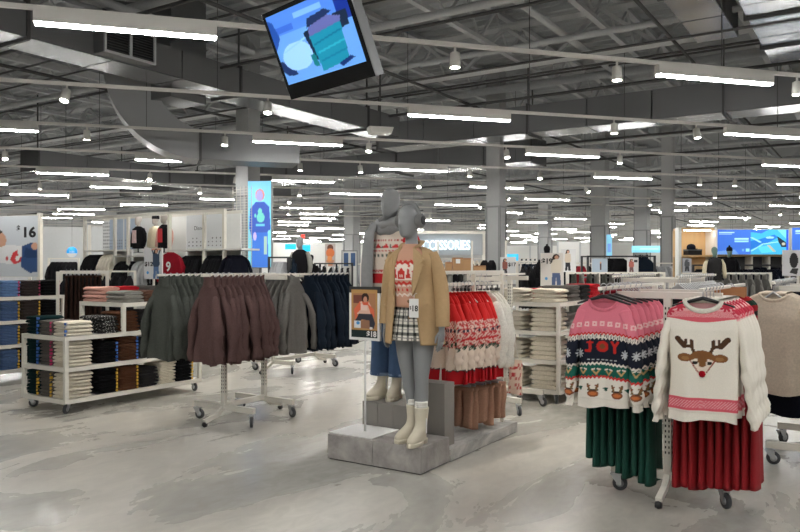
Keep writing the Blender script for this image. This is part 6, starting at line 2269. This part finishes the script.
for px in (752, 769.5, 789.5):
    MB().box(at(px, YN) - x0 - 0.015, at(px, YN) - x0 + 0.015, -0.01, 0.29, 0, zs - 0.03).build('upright', WHITE, t)
for i, (a, b_) in enumerate(((755, 768.5), (771, 788))):
    for k, (z0_, hh) in enumerate(((1.38, 0.24), (1.08, 0.2))):
        xa, xb = at(a, YN), at(b_, YN)
        n_ = 4
        for q in range(n_):
            o = mobj('folded_jeans', folded_mesh('dark_jeans', NIGHT, (xb - xa) * 0.45, 0.24, hh / n_, q), None, ((xa * 0.75 + xb * 0.25) if q % 2 == 0 else (xa * 0.25 + xb * 0.75), YN + 0.15, z0_ + (q // 2) * hh / n_))
            tag(o, 'dark folded jeans on the shelves under the big blue screen', 'clothing', 'dark jeans under the blue screen')
BS = S(66, 116, 214)
sh = [('rect', 0.02, 0.86, 0.24, 0.9, S(180, 220, 240)), ('rect', 0.02, 0.8, 0.2, 0.84, S(160, 206, 236)), ('rect', 0.24, 0.6, 0.44, 0.66, S(170, 226, 236)), ('rect', 0.24, 0.5, 0.44, 0.56, S(150, 210, 230)), ('rect', 0.395, 0.1, 0.45, 0.24, S(150, 220, 232)), ('rect', 0.345, 0.12, 0.372, 0.22, S(110, 170, 226)),
      ('rect', 0.47, 0, 1, 1, S(70, 180, 226)), ('poly', [(0.47, 0.9), (0.47, 1), (0.72, 1), (0.62, 0.85)], S(60, 110, 214)), ('poly', [(0.47, 0.55), (0.58, 0.6), (0.8, 0.8), (0.86, 0.7), (0.7, 0.45), (0.47, 0.2)], S(40, 120, 210)), ('line', 0.48, 0.68, 0.6, 0.5, 0.02, S(150, 214, 226)), ('line', 0.48, 0.14, 0.64, 0.42, 0.016, S(150, 214, 226)), ('line', 0.64, 0.42, 0.84, 0.5, 0.02, S(150, 214, 226)),
      ('poly', [(0.56, 0.3), (0.72, 0.36), (0.8, 0.1), (0.62, 0.04)], S(90, 206, 230)), ('ell', 0.74, 0.68, 0.06, 0.05, S(150, 210, 240)), ('poly', [(0.84, 0.74), (0.96, 0.5), (0.98, 0.3), (0.9, 0.3), (0.86, 0.5)], S(36, 46, 60)), ('ell', 0.93, 0.42, 0.025, 0.06, S(190, 190, 170)), ('poly', [(0.84, 1), (0.97, 1), (0.97, 0.62)], S(120, 214, 226)), ('line', 0.72, 0.36, 0.8, 0.12, 0.02, S(190, 190, 170)), ('rect', 0.965, 0, 1, 1, S(50, 90, 220)),
      ('poly', [(0, 0), (0, 0.12), (0.24, 0.2), (0.3, 0)], S(110, 156, 226))]
board('lightbox_sign', 'wide glowing blue screen with bag straps above the dark shelves', 'screen', 717, 789, 229.5, 254.5, YN - 0.12, sh, BS, 0, GLOW, 170, 70, frame=BRIGHT, th=0.1)
sh = [('rect', 0.05, 0.84, 0.5, 0.9, S(180, 220, 240)), ('rect', 0.05, 0.76, 0.4, 0.8, S(160, 206, 236)), ('rect', 0.2, 0.04, 0.5, 0.14, S(120, 200, 232))]
board('lightbox_sign', 'second glowing blue screen cut by the right edge', 'screen', 791.5, 860, 227.5, 254.5, YN - 0.16, sh, BS, 0, GLOW, 50, 40, frame=BRIGHT, th=0.1)
MB().box(0.1, wn - 0.1, 0.03, 0.06, zt - 0.012, zt - 0.001).build('added_fill_strip', mat('niche_fill_glow', (1.0, 0.95, 0.86), 0.5, var=0, emit=30.0), t_unit)  # glowing strip added only to brighten the wood inside the niche
# cap and boxes in the niche
b = MB()
zloft(b, [(0, 0, 0, 0.09, 0.1), (0.06, 0, 0, 0.088, 0.098), (0.1, 0, 0, 0.06, 0.07), (0.115, 0, 0, 0.01, 0.01)], 18, 10)
b.box(-0.075, 0.075, -0.16, -0.08, 0, 0.01)
o = b.build('cap', NIGHT, None, True)
o.location = (at(694.5, YN), YN + 0.18, zs + 0.125)
tag(o, 'dark cap resting on a box in the wooden niche', 'cap')
for i, (a, b_) in enumerate(((689, 695.5), (696, 703))):
    t = thing('shoe_box', ('dark blue-grey box under the cap in the wooden niche', 'dark grey box beside the one under the cap')[i], 'box', (at(a, YN), YN + 0.05, zs), 0, 'boxes in the niche')
    ww = at(b_, YN) - at(a, YN)
    MB().box(0, ww, 0, 0.26, 0, 0.09).build('carton', CHAC, t)
    MB().box(-0.002, ww + 0.002, -0.002, 0.262, 0.09, 0.122).build('lid', mat('slate_lid', S(70, 78, 88), 0.6), t)
sh = woman(0.5, 0.9, 0.1, S(60, 60, 64), S(120, 120, 124), S(96, 98, 102), S(70, 72, 76), 0.5)
board('poster', 'grey framed picture of a jacket under the wooden niche', 'poster', 682.5, 691.5, 258, 273, YN - 0.1, sh, S(190, 192, 196), 0, frame=CHARC, post=0.0)
YM = 12.5
bust('bust', 'grey-green headed bust in a black vest and white sleeves before the blue screen', Vector((at(714.5, YM), YM, 1.42)), -0.1, GREENH, (CHAC, CREAMP, None), sc_=0.62)
bust('bust', 'bust with a black beanie and black jacket before the blue screen', Vector((at(729.5, YM + 1.5), YM + 1.5, 1.44)), 0, GREENH, (BLKP, BLKP, None), hat=BLKP, sc_=0.62)
for k, (px, kind, lab, wd) in enumerate(((692, K_BLACK, 'black tops hanging under the wooden niche', 1.0), (728, K_NIGHT, 'dark jacket hanging between the bust and the dark shelves', 1.1))):
    bg_rack(Vector((at(px, 14.3), 14.3, 0)), 0.05, wd, 1.56, kind, 9, ('charcoal rail of black tops under the wooden niche', 'charcoal rail of dark jackets under the wide blue screen')[k], lab, lab, drop=0.1, cat='top', m=CHARC)
bg_rack(Vector((at(682, 12.5), 12.5, 0)), 0.1, 1.6, 1.42, K_GREY, 11, 'white rail of grey knits in front of the wooden niche', 'grey knit on the rail before the wooden niche', 'grey knits before the niche', drop=0.1)

# ---- middle right: dark frame rack, far banners
YD = 15.0
t = thing('display_rack', 'dark steel display frame with folded garments and prints right of centre', 'display', (at(588, YD), YD, 0), 0)
wd = (655 - 588) / F * YD
b = MB()
for x in (0, wd):
    b.box(x - 0.02, x + 0.02, 0, 0.04, 0, zat(256, YD)).box(x - 0.02, x + 0.02, 0.5, 0.54, 0, zat(256, YD))
b.box(-0.02, wd + 0.02, 0, 0.04, zat(257, YD), zat(255.6, YD)).box(-0.02, wd + 0.02, 0.5, 0.54, zat(257, YD), zat(255.6, YD))
b.build('frame', CHARC, t)
MB().box(0, wd, 0, 0.54, 1.28, 1.31).build('shelf', CHARC, t)
MB().box(0, wd, 0, 0.54, 0.4, 0.43).build('shelf', CHARC, t)
sh = [('poly', [(0.5, 0.2), (0.62, 0.2), (0.6, 0.7), (0.52, 0.7)], S(70, 50, 50)), ('ell', 0.56, 0.72, 0.05, 0.07, SKIN)]
board('poster', 'pale blue poster hung on the dark display frame', 'poster', 592, 607.5, 258.5, 273, YD - 0.1, sh, S(168, 184, 200), 0, post=0.0)
sh = woman(0.35, 0.9, 0.0, HAIR, SKIN, S(190, 110, 100), S(120, 90, 90), 0.4) + [('rect', 0.6, 0.7, 0.9, 0.85, S(70, 70, 74))]
board('poster', 'white poster with a small figure on the dark display frame', 'poster', 627.5, 638.5, 257.5, 273, YD - 0.1, sh, S(222, 222, 222), 0, post=0.0)
for i, (px, kind, lab) in enumerate(((610, K_BLACK, 'black garment hung in the dark display frame'), (617, K_BLACK, 'black garment hung in the dark display frame'), (624, K_BLACK, 'black garment hung in the dark display frame'), (642, K_NAVY, 'navy garment hung at the right of the dark display frame'), (649, K_NAVY, 'navy garment hung at the right of the dark display frame'))):
    place('shirt', kind[i % 2], (at(px, YD), YD + 0.25, zat(258.5, YD)), 0.3, lab, 'top', lab)
sh = [('rect', 0, 0, 1, 0.35, S(130, 206, 226)), ('rect', 0.3, 0.5, 0.9, 0.62, S(206, 238, 246))]
board('lightbox_sign', 'small far pale blue banner left of the wooden niche', 'screen', 631.5, 661, 245.8, 252.6, 27.0, sh, S(150, 220, 240), 0, GLOW, 30, 12, wires=True)
sh = [('rect', 0.2, 0.2, 0.8, 0.6, S(120, 160, 220))]
board('lightbox_sign', 'slim pale blue upright light panel on the far column', 'screen', 606.5, 612, 234.5, 256, 25.6, sh, S(140, 206, 240), 0, GLOW, 8, 20)
t = board('sign_board', 'far bright cyan sign left of the cream jumper table', 'sign', 500, 518.5, 254, 261, 20, [], S(60, 186, 232), 0, GLOW, 4, 4, post=0.0)
bust('bust', 'bust with a black hat behind the nineteen dollar sign', Vector((at(547, 12), 12, 1.42)), 0, BLKP, (BLKP, BLKP, None), hat=BLKP, sc_=0.6)
bg_rack(Vector((at(516, 12.4), 12.4, 0)), 0.0, 0.75, 1.62, K_BLACK, 6, 'white rail of black tops left of the nineteen dollar sign', 'black top left of the nineteen dollar sign', 'black tops near the sign', cat='top')
bg_rack(Vector((at(566, 11.0), 11.0, 0)), 0.05, 1.5, 1.44, [K_OLIVE[0], K_GREY[0]], 12, 'white rail of green-grey knits behind the pink jumpers', 'green-grey knit behind the pink jumpers', 'knits behind the pink jumpers')
bg_rack(Vector((at(574, 19), 19, 0)), 0.0, 0.35, 1.62, K_REDJ, 3, 'far rail of red garments', 'far red garment beside the white poster', 'far red garments', cat='top')

# ---- far rows that fill the shop floor up to the end walls
FARK = [('K_BLACK', K_BLACK, 'black'), ('K_GHOOD', K_GHOOD, 'pale grey'), ('K_CREAM', K_CREAM, 'cream'), ('K_NAVY', K_NAVY, 'navy')]
k = 0
for Y, cols in ((20.0, (280, 360, 410, 520, 560, 640)), (24.0, (60, 300, 380, 500, 545, 620, 720)), (29.0, (330, 400, 470, 540, 600, 660))):
    for px in cols:
        _, kd, cw = FARK[k % 4]
        k += 1
        bg_rack(Vector((at(px, Y), Y, 0)), 0.2, 1.3, 1.62, kd, 7, 'far white rail of %s garments deep in the shop' % cw, '%s garment on a far rail deep in the shop' % cw, 'far %s garments' % cw, cat='top')
for Y, cols in ((36.0, (300, 345, 420, 470, 515, 570, 610, 655)), (44.0, (280, 330, 380, 440, 500, 550, 600, 650, 690))):
    for px in cols:
        _, kd, cw = FARK[k % 4]
        k += 1
        bg_rack(Vector((at(px, Y), Y, 0)), 0.2, 1.6, 1.9, kd, 7, 'far white rail of %s garments deep in the shop' % cw, '%s garment on a far rail deep in the shop' % cw, 'far %s garments' % cw, cat='top')
t = thing('partition', 'pale grey partition wall behind the round blue sign', 'partition', (at(72, 23.0), 23.0, 0), 0)
MB().box(-1.3, 1.3, 0, 0.12, 0, 2.75).build('panel', PALE, t)
for x in (-1.3, 0.55, 1.3):
    MB().box(x - 0.05, x + 0.05, -0.03, -0.001, 0, 2.8).build('batten', WHITE, t)
# pale wall panels on the far walls
for i, (px, Y, wd) in enumerate(((300, 34, 4.0), (345, 36, 2.4), (530, 39, 3.0), (580, 33, 2.0), (640, 34, 3.0))):
    t = thing('partition', ('far pale wall panel behind the cyan signs', 'far pale wall panel left of the mannequins', 'far pale wall panel above the nineteen dollar sign', 'far pale wall panel beside the slim blue panel', 'far pale wall panel behind the small blue banner')[i], 'panel', (at(px, Y), Y, 0), 0)
    MB().box(-wd / 2, wd / 2, 0, 0.1, 0, 2.6).build('panel', BRIGHT, t)
    for s in (-1, 0, 1):
        MB().box(s * wd / 2 - 0.04, s * wd / 2 + 0.04, -0.03, -0.001, 0, 2.65).build('batten', PALE, t)
